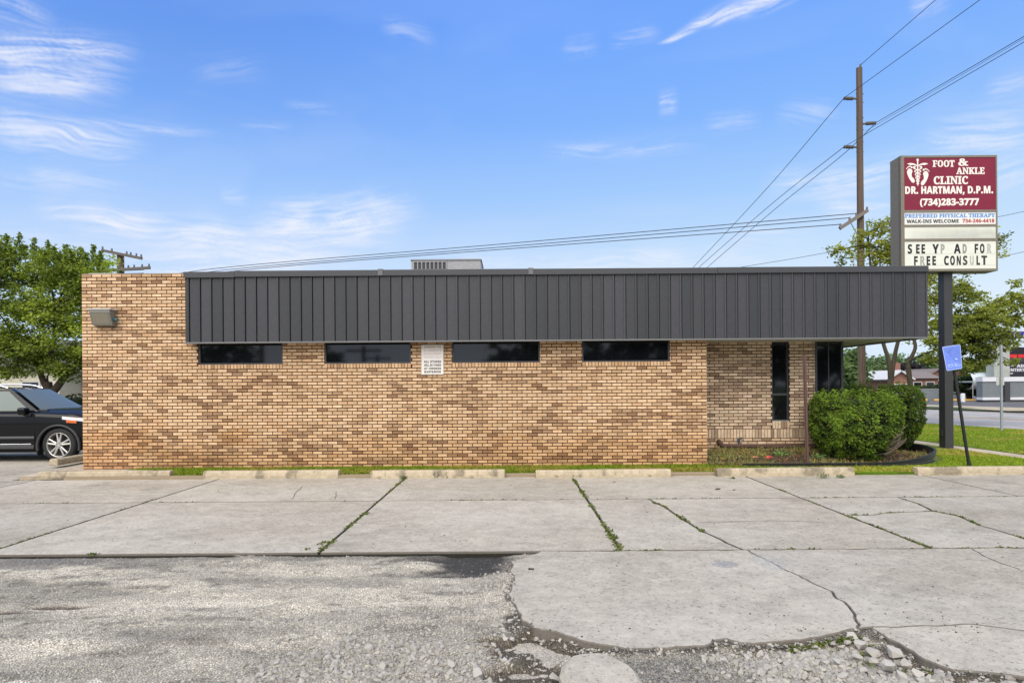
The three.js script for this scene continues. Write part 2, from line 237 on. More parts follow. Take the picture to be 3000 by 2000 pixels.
blob(470, 1850, 230, 28, GREY, 0.6); blob(570, 1865, 90, 12, DIRT, 0.5); blob(1070, 1700, 110, 12, GREY, 0.5); blob(700, 1690, 120, 8, GREY, 0.55); blob(250, 1700, 90, 6, [0.12, 0.11, 0.1], 0.6); blob(1220, 1790, 140, 14, GREY, 0.5); blob(820, 1900, 160, 14, GREY, 0.55); blob(610, 1805, 110, 8, [0.13, 0.12, 0.105], 0.6); blob(40, 1720, 80, 10, GREY, 0.5); blob(1130, 1760, 60, 6, DUST, 0.8); blob(680, 1760, 110, 10, DUST, 0.8); blob(1300, 1860, 90, 12, GREY, 0.5); blob(900, 1690, 130, 8, GREY, 0.4); blob(760, 1835, 160, 16, DIRT, 0.35); blob(330, 1900, 80, 12, DIRT, 0.5); blob(150, 1960, 260, 22, GREY, 0.45); blob(1000, 1800, 150, 16, GREY, 0.4);
blob(1540, 1880, 115, 36, DIRT, 1, -0.03, 0.3); blob(1590, 1862, 130, 20, [0.08, 0.068, 0.055], 0.9, -0.03); blob(1570, 1965, 150, 50, DIRT, 1, -0.03, 0.3); blob(1700, 1890, 130, 14, [0.1, 0.085, 0.07], 0.8, -0.02); blob(1505, 1800, 18, 40, [0.1, 0.085, 0.07], 0.8, -0.02); blob(1800, 1905, 120, 10, [0.12, 0.1, 0.085], 0.7);
blob(1990, 1950, 220, 46, [0.13, 0.13, 0.13], 0.9, -0.01); blob(2200, 1985, 190, 28, [0.16, 0.155, 0.15], 0.8); blob(2560, 1900, 150, 30, DIRT, 0.8, -0.02); blob(2640, 1945, 160, 22, DIRT, 0.8, -0.02); blob(2350, 1930, 260, 60, [0.25, 0.225, 0.19], 0.6, -0.02); blob(2900, 1985, 260, 12, [0.12, 0.1, 0.08], 0.9, -0.02);
for (const l of [edgeA, edgeB]) l.forEach(([x, z], i) => { if (i && x < 6) { const top = l === edgeA && i < 8; blobs.push({ x, z, rx: top ? 0.16 : 0.10, rz: top ? 0.12 : 0.06, c: top ? [0.46, 0.42, 0.36] : [0.06, 0.052, 0.04], k: top ? 0.35 : 0.95, h: top ? 0.05 : 0.014, soft: 0.6 }); } });
blob(1150, 1935, 460, 90, [0.27, 0.25, 0.22], 0.55, -0.01); blob(1550, 1885, 140, 46, [0.085, 0.073, 0.056], 1, -0.02, 0.25); blob(1575, 1970, 140, 56, [0.085, 0.073, 0.056], 1, -0.02, 0.25); blob(1690, 1895, 120, 16, [0.07, 0.06, 0.048], 1, -0.015, 0.3);
blob(30, 1990, 60, 14, [0.75, 0.72, 0.66], 0.9); blob(268, 1985, 24, 12, [0.75, 0.72, 0.66], 0.9);
function gravelAt(x, z) { const [c, h] = gravelRaw(x, z); return [c, Math.min(h, -0.008)]; }
function gravelRaw(x, z) { // colour and height of the gravel surface
  const n1 = fbm(x * 1.1 + 5, z * 2.2 + 3, 5), n2 = fbm(x * 4 + 1, z * 7 + 8, 4), streak = fbm(x * 0.9 + z * 0.5 + 20, z * 3.2 - x * 0.8, 5);
  let c = [0.40, 0.375, 0.325], h = -0.035 + 0.03 * (n1 - 0.5) + 0.014 * (n2 - 0.5), k = sm(0.5, 0.66, streak);
  c = c.map((q, i) => lerp(q, DUST[i], 0.45 * k)); k = sm(0.52, 0.36, n1); c = c.map((q, i) => lerp(q, [0.20, 0.19, 0.17][i], 0.6 * k)); k = sm(0.56, 0.7, fbm(x * 7 + 2, z * 13 + 1, 4)); c = c.map((q, i) => lerp(q, [0.13, 0.122, 0.105][i], 0.65 * k)); h += 0.012 * sm(0.5, 0.66, streak);
  const w = (n2 - 0.5) * 1.2 + (n1 - 0.5) * 1.0;
  for (const b of blobs) { const d = Math.hypot((x - b.x) / b.rx, (z - b.z) / b.rz); if (d > 2) continue; const t = b.k * sm(1 + b.soft, 1 - b.soft, d + w); c = c.map((q, i) => lerp(q, b.c[i], t)); h += b.h * t; }
  return [c, h];
}
const gravel = thing('gravel_lot', 'worn grey gravel and dust in front of the concrete parking slabs', 'gravel', null, 0, null, 'structure');
{
  const x0 = -8.5, x1 = 9.5, z0 = Z1 - 0.03, z1 = 13.2, step = 0.026, nx = Math.round((x1 - x0) / step), nz = Math.round((z1 - z0) / step), p = [], c = [], uv = [], id = [];
  for (let j = 0; j <= nz; j++) for (let i = 0; i <= nx; i++) { const x = lerp(x0, x1, i / nx), z = lerp(z0, z1, j / nz), [col, h] = gravelAt(x, z); p.push(x, h + 0.006 * (speck(i, j) - 0.5), z); c.push(...col); uv.push(x, z); }
  for (let j = 0; j < nz; j++) for (let i = 0; i < nx; i++) { const a = j * (nx + 1) + i, b = a + 1, d = a + nx + 1; id.push(a, d, b, b, d, d + 1); }
  const g = new THREE.BufferGeometry(); g.setAttribute('position', new THREE.Float32BufferAttribute(p, 3)); g.setAttribute('color', new THREE.Float32BufferAttribute(c, 3)); g.setAttribute('uv', new THREE.Float32BufferAttribute(uv, 2)); g.setIndex(id); g.computeVertexNormals();
  add(gravel, 'gravel_bed', g, M([1.74, 1.705, 1.59], 1, { vertexColors: true, map: rep(T_peb, 1.83), bumpMap: rep(T_pebB, 1.83), bumpScale: 0.007 }));
  const far = new THREE.PlaneGeometry(60, 30, 1, 1); far.rotateX(-Math.PI / 2); far.translate(0, -0.09, 21); { const q = far.attributes.uv; for (let i = 0; i < q.count; i++) q.setXY(i, q.getX(i) * 60, q.getY(i) * 30); }
  add(gravel, 'gravel_ground', far, M([0.6, 0.55, 0.46], 1, { map: rep(T_peb, 1.13) }));
}
// stones
function stoneGeo(seed) { const r = rng(seed), pts = []; for (let i = 0; i < 15; i++) { const v = V(r() - 0.5, r() - 0.5, r() - 0.5).normalize().multiplyScalar(lerp(0.8, 1.1, r())); pts.push(V(v.x, v.y * 0.7, v.z * 0.9)); } return new ConvexGeometry(pts); }
{
  const r = rng(21), zones = [];
  const zone = (px, py, rx, ry, lo, hi, dens, tone = 1) => { const c = G(px, py), e = G(px + rx, py), a = G(px, py - ry), b = G(px, Math.min(py + ry, 2400)); zones.push({ x: c.x, z: (a.z + b.z) / 2, rx: e.x - c.x, rz: (b.z - a.z) / 2, lo, hi, dens, tone }); };
  zone(1200, 1880, 520, 150, 0.004, 0.015, 0.62); zone(1120, 1950, 480, 90, 0.005, 0.024, 0.62); zone(900, 1650, 230, 18, 0.005, 0.013, 0.6, 1.15); zone(1440, 1720, 90, 90, 0.006, 0.02, 1); zone(420, 1850, 330, 40, 0.004, 0.010, 0.5, 0.8); zone(300, 1960, 420, 70, 0.004, 0.012, 0.5); zone(200, 1720, 300, 50, 0.005, 0.012, 0.5);
  zone(2330, 1935, 330, 75, 0.007, 0.026, 1.0); zone(2500, 1960, 300, 60, 0.008, 0.03, 1.0); zone(1990, 1960, 260, 60, 0.005, 0.014, 1.2, 0.7); zone(1640, 1930, 160, 60, 0.008, 0.03, 0.16, 1.15); zone(1385, 1640, 170, 32, 0.004, 0.012, 0.22, 0.3); zone(1720, 1895, 200, 22, 0.006, 0.02, 0.8); zone(2850, 1995, 330, 20, 0.01, 0.04, 1);
  const mS = M([0.36, 0.34, 0.30], 0.95, { flatShading: true }), list = [], A = apronPolys;
  for (let i = 0; i < 150000; i++) {
    const far = r() < 0.55, x = far ? lerp(-6.6, 6.6, r()) : lerp(-3.6, 3.8, r()), z = far ? lerp(Z1, 10.9, r()) : lerp(8.6, 10.9, r());
    let lo = 0.0035, hi = r() < 0.12 ? 0.017 : 0.009, d = 0.34, tone = 0.9;
    for (const q of zones) { const e = Math.hypot((x - q.x) / q.rx, (z - q.z) / q.rz) + (fbm(x * 3, z * 4 + 7, 3) - 0.5) * 1.2; if (e < 1 && r() < 0.75) { lo = q.lo; hi = q.hi; d = q.dens; tone = q.tone; } }
    if (r() > d * 0.8 || A.some((p) => inside(p, x, z))) continue;
    const gc = gravelAt(x, z)[0][0]; if (gc < 0.15 && hi > 0.01 && r() < 0.8) continue;
    const t = r(), s = lo + (hi - lo) * t * t * t;
    list.push([x, gravelAt(x, z)[1] + s * 0.12, z, s, tone * lerp(0.70, 1.18, r())]);
  }
  for (const line of [edgeA, edgeB]) for (let i = 1; i < line.length - 1; i++) { const [ax, az] = line[i], [bx, bz] = line[i + 1], L = Math.hypot(bx - ax, bz - az); for (let k = 0; k < L * 190; k++) { const t = r(), s = lerp(0.004, 0.016, r() ** 2.5), x = lerp(ax, bx, t) + (r() - 0.5) * 0.09, z = lerp(az, bz, t) + (r() - 0.3) * 0.09, on = A.some((p) => inside(p, x, z)); if (on && r() < 0.8) continue; list.push([x, on ? s * 0.2 : gravelAt(x, z)[1] + s * 0.2 + 0.008 * r(), z, s * (on ? 0.6 : 1), r() < 0.45 ? lerp(0.2, 0.5, r()) : lerp(0.6, 1.25, r())]); } }
  const dummy = new THREE.Object3D(), im = new THREE.InstancedMesh(stoneGeo(3), mS, list.length);
  list.forEach(([x, y, z, s, t], i) => { dummy.position.set(x, y, z); dummy.rotation.set(r() * 0.8, r() * 6.28, r() * 0.8); dummy.scale.set(s * lerp(0.8, 1.5, r()), s, s * lerp(0.8, 1.2, r())); dummy.updateMatrix(); im.setMatrixAt(i, dummy.matrix); im.setColorAt(i, rgb(t, t * lerp(0.97, 1, r()), t * lerp(0.92, 1, r()))); });
  im.name = numbered('loose_gravel'); scene.add(im); tag(im, 'loose pale crushed stone scattered over the gravel lot', 'gravel', null, 'stuff');
  // larger stones, each a thing
  const proto = [31, 32, 33, 34].map((s) => stoneGeo(s)), mB = [M([0.43, 0.40, 0.35], 0.95, { flatShading: true }), M([0.39, 0.36, 0.31], 0.95, { flatShading: true })];
  const big = [];
  const put = (px, py, w) => big.push([px, py, w]);
  [[2500, 1868, 0.1], [2537, 1872, 0.05], [2522, 1888, 0.11], [2483, 1882, 0.06], [2466, 1893, 0.055], [2556, 1912, 0.12], [2618, 1912, 0.13], [2510, 1922, 0.075], [2440, 1886, 0.055], [2560, 1935, 0.08], [2605, 1950, 0.11], [2655, 1944, 0.09], [2450, 1935, 0.06], [2390, 1895, 0.05], [2420, 1940, 0.05], [2365, 1960, 0.06], [2470, 1980, 0.07], [2330, 1905, 0.045], [2640, 1980, 0.085], [2285, 1935, 0.045], [2690, 1972, 0.08], [2530, 1962, 0.06]].forEach((a) => put(...a));
  big.forEach(([px, py, w], i) => { const g = G(px, py, -0.02), o = new THREE.Mesh(proto[i % 4], mB[i % 2]); o.name = numbered('stone'); o.position.copy(g); o.scale.set(w / 1.8, w / 2.6, w / 2.2); o.rotation.set(r() * 0.3, r() * 6, r() * 0.3); o.castShadow = o.receiveShadow = true; scene.add(o); tag(o, 'pale angular stone lying in the rubble between the two broken slabs', 'stone', 'larger stones of the rubble between the broken slabs'); });
  [[1500, 1786, 0.085], [1497, 1820, 0.065], [1520, 1790, 0.045], [1481, 1868, 0.045], [1500, 1870, 0.045], [1571, 1868, 0.04], [1677, 1880, 0.045], [1622, 1988, 0.085], [1867, 1986, 0.045], [1882, 1971, 0.04], [1534, 1867, 0.03]].forEach(([px, py, w], i) => { const g = G(px, py, -0.035), o = new THREE.Mesh(proto[(i + 1) % 4], mB[0]); o.name = numbered('stone'); o.position.copy(g).setY(-0.055 + w * 0.3); o.scale.setScalar(w / 2); o.rotation.set(r() * 0.3, r() * 6, r() * 0.3); o.castShadow = o.receiveShadow = true; scene.add(o); tag(o, 'pale rounded stone on the dark dirt along the ragged slab corner', 'stone', 'stones on the dark dirt by the ragged slab'); });
  [[840, 1882, 0.05], [1080, 1905, 0.09], [1215, 1903, 0.07], [1322, 1950, 0.09], [1400, 1972, 0.1], [1120, 1952, 0.08], [810, 1945, 0.06]].forEach(([px, py, w], i) => { const g = G(px, py, -0.03), o = new THREE.Mesh(proto[i % 4], mB[i % 2]); o.name = numbered('stone'); o.position.copy(g).setY(gravelAt(g.x, g.z)[1] + w * 0.12); o.scale.set(w / 2, w / 2.4, w / 2.4); o.rotation.set(r() * 0.3, r() * 6, r() * 0.3); o.castShadow = o.receiveShadow = true; scene.add(o); tag(o, 'large grey stone standing out of the loose gravel at the bottom left of centre', 'stone', 'large stones in the loose gravel'); });
  // the broken slab piece at the bottom edge
  const c = P(1640, 1990, 1645, 1962, 1668, 1938, 1700, 1931, 1752, 1929, 1778, 1933, 1815, 1948, 1845, 1962, 1868, 1980, 1885, 2010, 1880, 2045, 1800, 2075, 1700, 2070, 1655, 2035), gg = slabGeo(rough(c, 0.01, 0.04), -0.08, 0.045, 0, 0.03);
  tag(add(scene, 'concrete_chunk', gg, mConc[3]), 'broken slab piece with rounded edges lying in the dirt at the bottom of the picture', 'concrete chunk');
}

// curb strip, lawns
const mCurb = M([0.40, 0.315, 0.21], 0.95, { map: rep(T_conc, 2.3), bumpMap: rep(T_concB, 1), bumpScale: 0.004 });
tag(add(scene, 'curb', rbox(-8.35, 4.75, -0.12, 0.05, 1.03, 1.215, 0.015), mCurb), 'low tan concrete curb between the parking slabs and the grass strip', 'curb', null, 'structure');
const mGrass = M([0.46, 0.47, 0.04], 1, { map: rep(T_grass, 1.7) });
function sheet(poly, y, sub) { const g = new THREE.ShapeGeometry(new THREE.Shape(poly.map(([x, z]) => new THREE.Vector2(x, -z)))); g.rotateX(-Math.PI / 2); g.translate(0, y, 0); return g; }
const lawn = thing('lawn', 'mown green grass around the building and out to the road', 'lawn', null, 0, null, 'structure');
const CROAD = 22.85, SL = 0.2126, roadX = (c, z) => c - SL * (EYE.z - z);
add(lawn, 'turf', slabGeo([[-7.6, 0.02], [3.97, 0.02], [3.97, -0.9], [7.2, -0.9], [7.2, -41], [roadX(CROAD - 0.15, -41), -41], [roadX(CROAD - 0.15, 1.25), 1.25], [11.6, 1.25], [11.6, -40], [10.95, -40], [10.95, 1.25], [4.75, 1.32], [4.75, 1.03], [-7.6, 1.03]].map((q) => q), -0.13, 0.055, 0, 0.01), mGrass);
const mWalk = M([0.66, 0.55, 0.42], 0.92, { map: rep(T_conc, 3), bumpMap: rep(T_concB, 1), bumpScale: 0.003 });
tag(add(scene, 'walkway', merge([box(10.97, 11.58, -0.13, 0.045, -40, 1.25), box(-9.3, -7.62, -0.13, 0.05, -14, 1.03)]), mWalk), 'narrow tan concrete walks beside the building and through the lawn', 'walkway', null, 'structure');
{ // grass blades
  const r = rng(77), tri = []; for (let i = 0; i < 6; i++) { const a = r() * 6.28, l = lerp(0.6, 1, r()), w = 0.09, x = (r() - 0.5) * 0.9, z = (r() - 0.5) * 0.9, b = lerp(0.2, 0.7, r()); tri.push([V(x - w * Math.cos(a + 1.57), 0, z - w * Math.sin(a + 1.57)), V(x + w * Math.cos(a + 1.57), 0, z + w * Math.sin(a + 1.57)), V(x + b * Math.cos(a), l, z + b * Math.sin(a))]); }
  const p = []; for (const t of tri) for (const q of t) p.push(q.x, q.y, q.z); const g = new THREE.BufferGeometry(); g.setAttribute('position', new THREE.Float32BufferAttribute(p, 3)); g.computeVertexNormals();
  { const n = g.attributes.normal; for (let i = 0; i < n.count; i++) n.setXYZ(i, n.getX(i) * 0.4, 1, n.getZ(i) * 0.4); }
  globalThis.tuftGeo = g;
  const spots = [];
  for (let i = 0; i < 26000; i++) { const x = lerp(-7.6, 5, r()), z = lerp(0.0, 1.03, r()); spots.push([x, z, lerp(0.03, 0.075, r()), 0.66]); }
  for (let i = 0; i < 52000; i++) { const x = lerp(3.97, 11, r()), z = lerp(-5, 1.3, r() ** 0.8); if (x > 10.94 || (z < -0.85 && x < 7.2) || inside([[3.97, 0.5], [7.7, 0.47], [8.4, 0.24], [8.98, -0.32], [9.42, -1.08], [9.66, -1.95], [9.55, -3.3], [3.97, -3.3]], x, z)) continue; spots.push([x, z, lerp(0.025, 0.06, r())]); }
  for (let i = 0; i < 60000; i++) { const z = lerp(-18, 1.2, r() ** 0.8), x = lerp(11.65, roadX(CROAD - 0.2, z), r()); spots.push([x, z, lerp(0.03, 0.06, r())]); }
  const im = new THREE.InstancedMesh(g, M([1, 1, 1], 0.9, { physical: true, specularIntensity: 0.2, side: THREE.DoubleSide, transmission: 0.3, thickness: 0 }), spots.length), d = new THREE.Object3D();
  spots.forEach(([x, z, s, kk], i) => { d.position.set(x, 0.05, z); d.rotation.set(0, r() * 6.28, 0); d.scale.set(s * 1.1, s * lerp(0.6, 1, r()), s * 1.1); d.updateMatrix(); im.setMatrixAt(i, d.matrix); const dry = sm(0.5, 0.7, fbm(x * 0.8 + 3, z * 1.1, 4)) * 0.8 + (r() < 0.12 ? 0.5 : 0), k = lerp(0.75, 1.25, r()) * (kk ?? 0.92); im.setColorAt(i, rgb(lerp(0.31, 0.58, clamp(dry)) * k, lerp(0.44, 0.50, clamp(dry)) * k, lerp(0.02, 0.09, clamp(dry)) * k)); });
  im.name = 'grass'; scene.add(im); tag(im, 'short green and straw coloured grass blades on the lawns', 'grass', null, 'stuff');
}

// ---------------------------------------------------------------- the clinic building
const clinic = thing('clinic_building', 'single storey tan brick clinic with a black ribbed metal band under its flat roof', 'building');
const rb = rng(42), XL = -8.75, XR = 3.97, X2 = 7.18, ZR = -0.85, CH = 0.0673, BY = 0.051, BL = 0.2035, J = 0.0155;
const WIN = [[580, 828], [950, 1204], [1325, 1583], [1706, 1964]].map(([a, b]) => [(a - CX) / 144, (b - CX) / 144]);
const TALL = [5.62, 5.995];
const PAL = [[228, 193, 156], [220, 184, 146], [225, 188, 150], [214, 177, 138], [216, 176, 136], [204, 165, 125], [200, 164, 127], [188, 152, 117], [178, 142, 108], [166, 130, 98], [152, 116, 85], [174, 139, 108]].map((c) => new THREE.Color().setRGB(c[0] / 255, c[1] / 255, c[2] / 255, THREE.SRGBColorSpace).multiply(rgb(1.0, 1.04, 1.07)).multiplyScalar(1.06));
const T_brick = tex(512, (u, v, x, y) => { const k = 0.93 + 0.18 * (pf(u, v, 16, 4) - 0.5) + 0.12 * (speck(x, y) - 0.5); return [k, k * 0.985, k * 0.965]; });
function brickTone(x, y, grey) {
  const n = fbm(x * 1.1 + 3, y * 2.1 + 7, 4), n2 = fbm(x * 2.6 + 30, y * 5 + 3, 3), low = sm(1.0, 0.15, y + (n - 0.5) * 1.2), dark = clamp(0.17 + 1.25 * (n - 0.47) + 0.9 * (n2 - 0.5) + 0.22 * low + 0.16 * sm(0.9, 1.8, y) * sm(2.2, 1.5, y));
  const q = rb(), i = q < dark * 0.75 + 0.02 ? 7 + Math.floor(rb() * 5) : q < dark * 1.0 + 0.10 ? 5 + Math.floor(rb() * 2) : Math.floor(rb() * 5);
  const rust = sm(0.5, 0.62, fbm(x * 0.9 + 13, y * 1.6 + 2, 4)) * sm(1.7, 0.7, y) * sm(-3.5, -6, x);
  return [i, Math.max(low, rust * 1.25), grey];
}
const palMats = new Map();
const brickMat = (i, low, grey) => { const l = Math.round(low * 3), k = `${i} ${l} ${grey}`; if (!palMats.has(k)) { const c = brickColor(i, l / 3, grey); palMats.set(k, M(c, 0.88, { map: rep(T_brick, 1.1), bumpMap: rep(T_fineB, 0.5), bumpScale: 0.002 })); } return palMats.get(k); };
const brickColor = (i, low, grey) => { const c = PAL[i].clone(); c.r *= lerp(1, 0.90, low); c.g *= lerp(1, 0.80, low); c.b *= lerp(1, 0.68, low); if (grey) { const m = (c.r + c.g + c.b) / 3; c.lerp(rgb(m * 1.03, m * 0.98, m * 0.84), 0.42).multiplyScalar(1.2); } return c; };  // recess bricks: greyed and brightened in colour to offset the shade there
const brickWall = add(clinic, 'brick_wall', merge([
  box(XL + 0.012, XR - 0.012, -0.1, BY + 59 * CH, -12, -0.0125), // replaced below where the windows open
].slice(1).concat([
  // mortar behind the bricks: pieces round the windows
  ...(() => { const y1 = BY + 30 * CH, y2 = BY + 59 * CH, o = [box(XL + 0.012, XR - 0.012, -0.1, y1, -0.5, -0.016)]; let x = XL + 0.012; for (const [a, b] of WIN) { o.push(box(x, a, y1, 2.6, -0.5, -0.016)); x = b; } o.push(box(x, XR - 0.012, y1, 2.6, -0.5, -0.016), box(XL + 0.012, XR - 0.012, 2.6, y2 - 0.004, -0.5, -0.016)); for (const [a, b] of WIN) o.push(box(a, b, y1, 2.155, -0.5, -0.014)); return o; })(),
  // recessed entrance wall
  box(XR - 0.4, TALL[0], -0.1, 2.62, ZR - 0.35, ZR - 0.016), box(TALL[1], 6.56, -0.1, 2.62, ZR - 0.35, ZR - 0.016), box(TALL[0], TALL[1], -0.1, 0.88, ZR - 0.35, ZR - 0.014),
  box(XL + 0.012, XL + 0.3, -0.1, BY + 59 * CH - 0.004, -12, -0.5), box(XR - 0.3, XR - 0.012, -0.1, 2.62, ZR, -0.5), box(X2 - 0.3, X2 - 0.02, -0.1, 2.62, -12, -3), box(XL + 0.3, X2 - 0.3, -0.1, 3.8, -12, -11.7),
])), M([0.085, 0.045, 0.024], 1, { map: rep(T_fine, 0.7), bumpMap: rep(T_fineB, 0.3), bumpScale: 0.004 }));
{
  const list = []; // x0 x1 y0 y1 z tone kind
  const wy = [BY + 30 * CH, 2.6];
  const course = (xa, xb, y, odd, z, holes, grey) => {
    for (let x = xa - (odd ? BL / 2 : 0); x < xb; x += BL) {
      let a = Math.max(x, xa) + (x <= xa ? 0 : J / 2), b = Math.min(x + BL, xb) - (x + BL >= xb ? 0 : J / 2);
      const t = brickTone((a + b) / 2, y, grey);
      let parts = [[a, b]];
      for (const [h0, h1] of holes) parts = parts.flatMap(([p, q]) => q <= h0 || p >= h1 ? [[p, q]] : [[p, h0], [h1, q]].filter(([u, v]) => v - u > 0.02));
      for (const [p, q] of parts) if (q - p > 0.02) list.push([p, q, y + J / 2, y + CH - J / 2, z, t]);
    }
  };
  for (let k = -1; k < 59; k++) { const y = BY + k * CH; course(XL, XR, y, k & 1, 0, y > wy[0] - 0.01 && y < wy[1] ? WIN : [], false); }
  for (const [a, b] of WIN) { const n = Math.round((b - a) / 0.0655); for (let i = 0; i < n; i++) { const x = lerp(a, b, i / n); list.push([x + 0.005, x + (b - a) / n - 0.005, BY + 30 * CH + 0.006, 2.165, 0.012, [Math.floor(rb() * 6) + (rb() < 0.25 ? 3 : 0), 0.25, false]]); } }
  for (let k = -1; k < 38; k++) { const y = BY + k * CH; if (k >= 7 && k < 10) continue; course(XR, 6.55, y, k & 1, ZR, k >= 11 ? [TALL] : k === 10 ? [TALL] : [], true); }
  for (let x = XR; x < 6.5; x += 0.0675) list.push([x + 0.005, x + 0.0625, BY + 7 * CH + 0.005, BY + 10 * CH - 0.005, ZR, brickTone(x, rb(), true).map((q, i) => i === 1 ? 0.1 : q)]);
  for (let i = 0; i < 6; i++) { const w = (TALL[1] - TALL[0]) / 6, x = TALL[0] + i * w; list.push([x + 0.005, x + w - 0.005, BY + 10 * CH + 0.006, 0.885, ZR + 0.012, [rb() < 0.3 ? 9 : Math.floor(rb() * 5), 0.2, true]]); }
  // the nearest 300 as single bricks, the others joined
  const near = list.map((q, i) => [Math.hypot((q[0] + q[1]) / 2, (q[2] + q[3]) / 2 - EYE.y, q[4] - EYE.z) - (q[1] - q[0] > 0.15 ? 0.6 : 0), i]).sort((a, b) => a[0] - b[0]).slice(0, 300), single = new Set(near.map((q) => q[1]));
  const rest = new MB(), cache = new Map();
  list.forEach(([x0, x1, y0, y1, z, t], i) => {
    const f = z + (rb() - 0.5) * 0.003, w = x1 - x0, h = y1 - y0;
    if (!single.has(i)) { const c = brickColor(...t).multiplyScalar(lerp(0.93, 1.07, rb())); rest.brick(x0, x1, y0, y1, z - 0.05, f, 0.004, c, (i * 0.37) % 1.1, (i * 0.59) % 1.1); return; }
    const v = i % 4, key = `${w.toFixed(3)} ${h.toFixed(3)} ${v}`;
    if (!cache.has(key)) { const m = new MB(); m.brick(-w / 2, w / 2, -h / 2, h / 2, -0.05, 0, 0.004, null, v * 0.31, v * 0.53); cache.set(key, m.geo()); }
    const o = add(brickWall, 'brick', cache.get(key), brickMat(...t)); o.position.set((x0 + x1) / 2, (y0 + y1) / 2, f);
  });
  // bricks of the short return walls at the recess and at the left corner
  for (let k = -1; k < 38; k++) for (let zz = -0.01; zz > ZR + 0.02; zz -= BL) { const m = new MB(), y = BY + k * CH, c = brickColor(...brickTone(zz + 20, y, true)); m.brick(ZR > zz - BL ? -zz : -zz, Math.min(-zz + BL - J, -ZR - 0.005), y + J / 2, y + CH - J / 2, XR - 0.04, XR, 0.003, c, k, zz); const g = m.geo(); g.rotateY(Math.PI / 2); for (const a of ['p']) { rest.p.push(...g.attributes.position.array); rest.n.push(...g.attributes.normal.array); rest.c.push(...g.attributes.color.array); rest.u.push(...g.attributes.uv.array); } }
  const o = add(brickWall, 'brick_courses', rest.geo(), M([1, 1, 1], 0.88, { vertexColors: true, map: rep(T_brick, 1.1), bumpMap: rep(T_fineB, 0.5), bumpScale: 0.002 }));
  o.userData.kind = 'stuff';
}
// coping on the brick end of the wall
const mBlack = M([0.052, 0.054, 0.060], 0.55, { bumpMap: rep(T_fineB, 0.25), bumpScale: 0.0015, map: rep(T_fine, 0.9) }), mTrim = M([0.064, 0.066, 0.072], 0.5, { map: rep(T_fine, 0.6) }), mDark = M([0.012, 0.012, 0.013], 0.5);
add(clinic, 'coping', box(XL + 0.01, -6.5, BY + 59 * CH - 0.004, BY + 59 * CH + 0.012, -0.4, -0.012), M([0.34, 0.27, 0.19], 0.9, { map: rep(T_fine, 1) }));
add(clinic, 'sky_glare_patch', box(XL + 0.13, XL + 0.72, BY + 59 * CH + 0.012, BY + 59 * CH + 0.024, -0.18, -0.02), M([0.75, 0.75, 0.73], 0.9, { map: rep(T_fine, 0.7) }), 'white strip added on the top of the brick end in place of overexposed sky');  // burnt-out sky glare put in as a white strip
// roof
add(clinic, 'roof', merge([box(XL + 0.3, X2, 3.72, 3.82, -11.7, -0.5), box(-6.51, 8.27, 2.7, 3.86, -0.1, 0.2).translate(0, 0, 0), box(X2 - 0.3, 8.2, 2.72, 3.85, -11.8, -0.1)]), M([0.10, 0.10, 0.10], 0.9));
// soffit in boards
{ const m = M([0.62, 0.62, 0.50], 0.8, { map: rep(T_fine, 0.8) }); const cuts = [0.27, 0.09, -0.42, -1.05, -1.9, -3.0, -4.4, -6.2, -8.6, -11.8]; for (let i = 0; i < cuts.length - 1; i++) { const z1 = cuts[i] - 0.006, z0 = cuts[i + 1] + 0.006; add(clinic, 'soffit_board', box(i < 1 ? -6.48 : z1 < -0.3 ? XR - 0.05 : -6.48, 8.25, 2.60 + (i % 2) * 0.004, 2.625, Math.max(z0, i === 0 ? z0 : z0), z1), m); } }
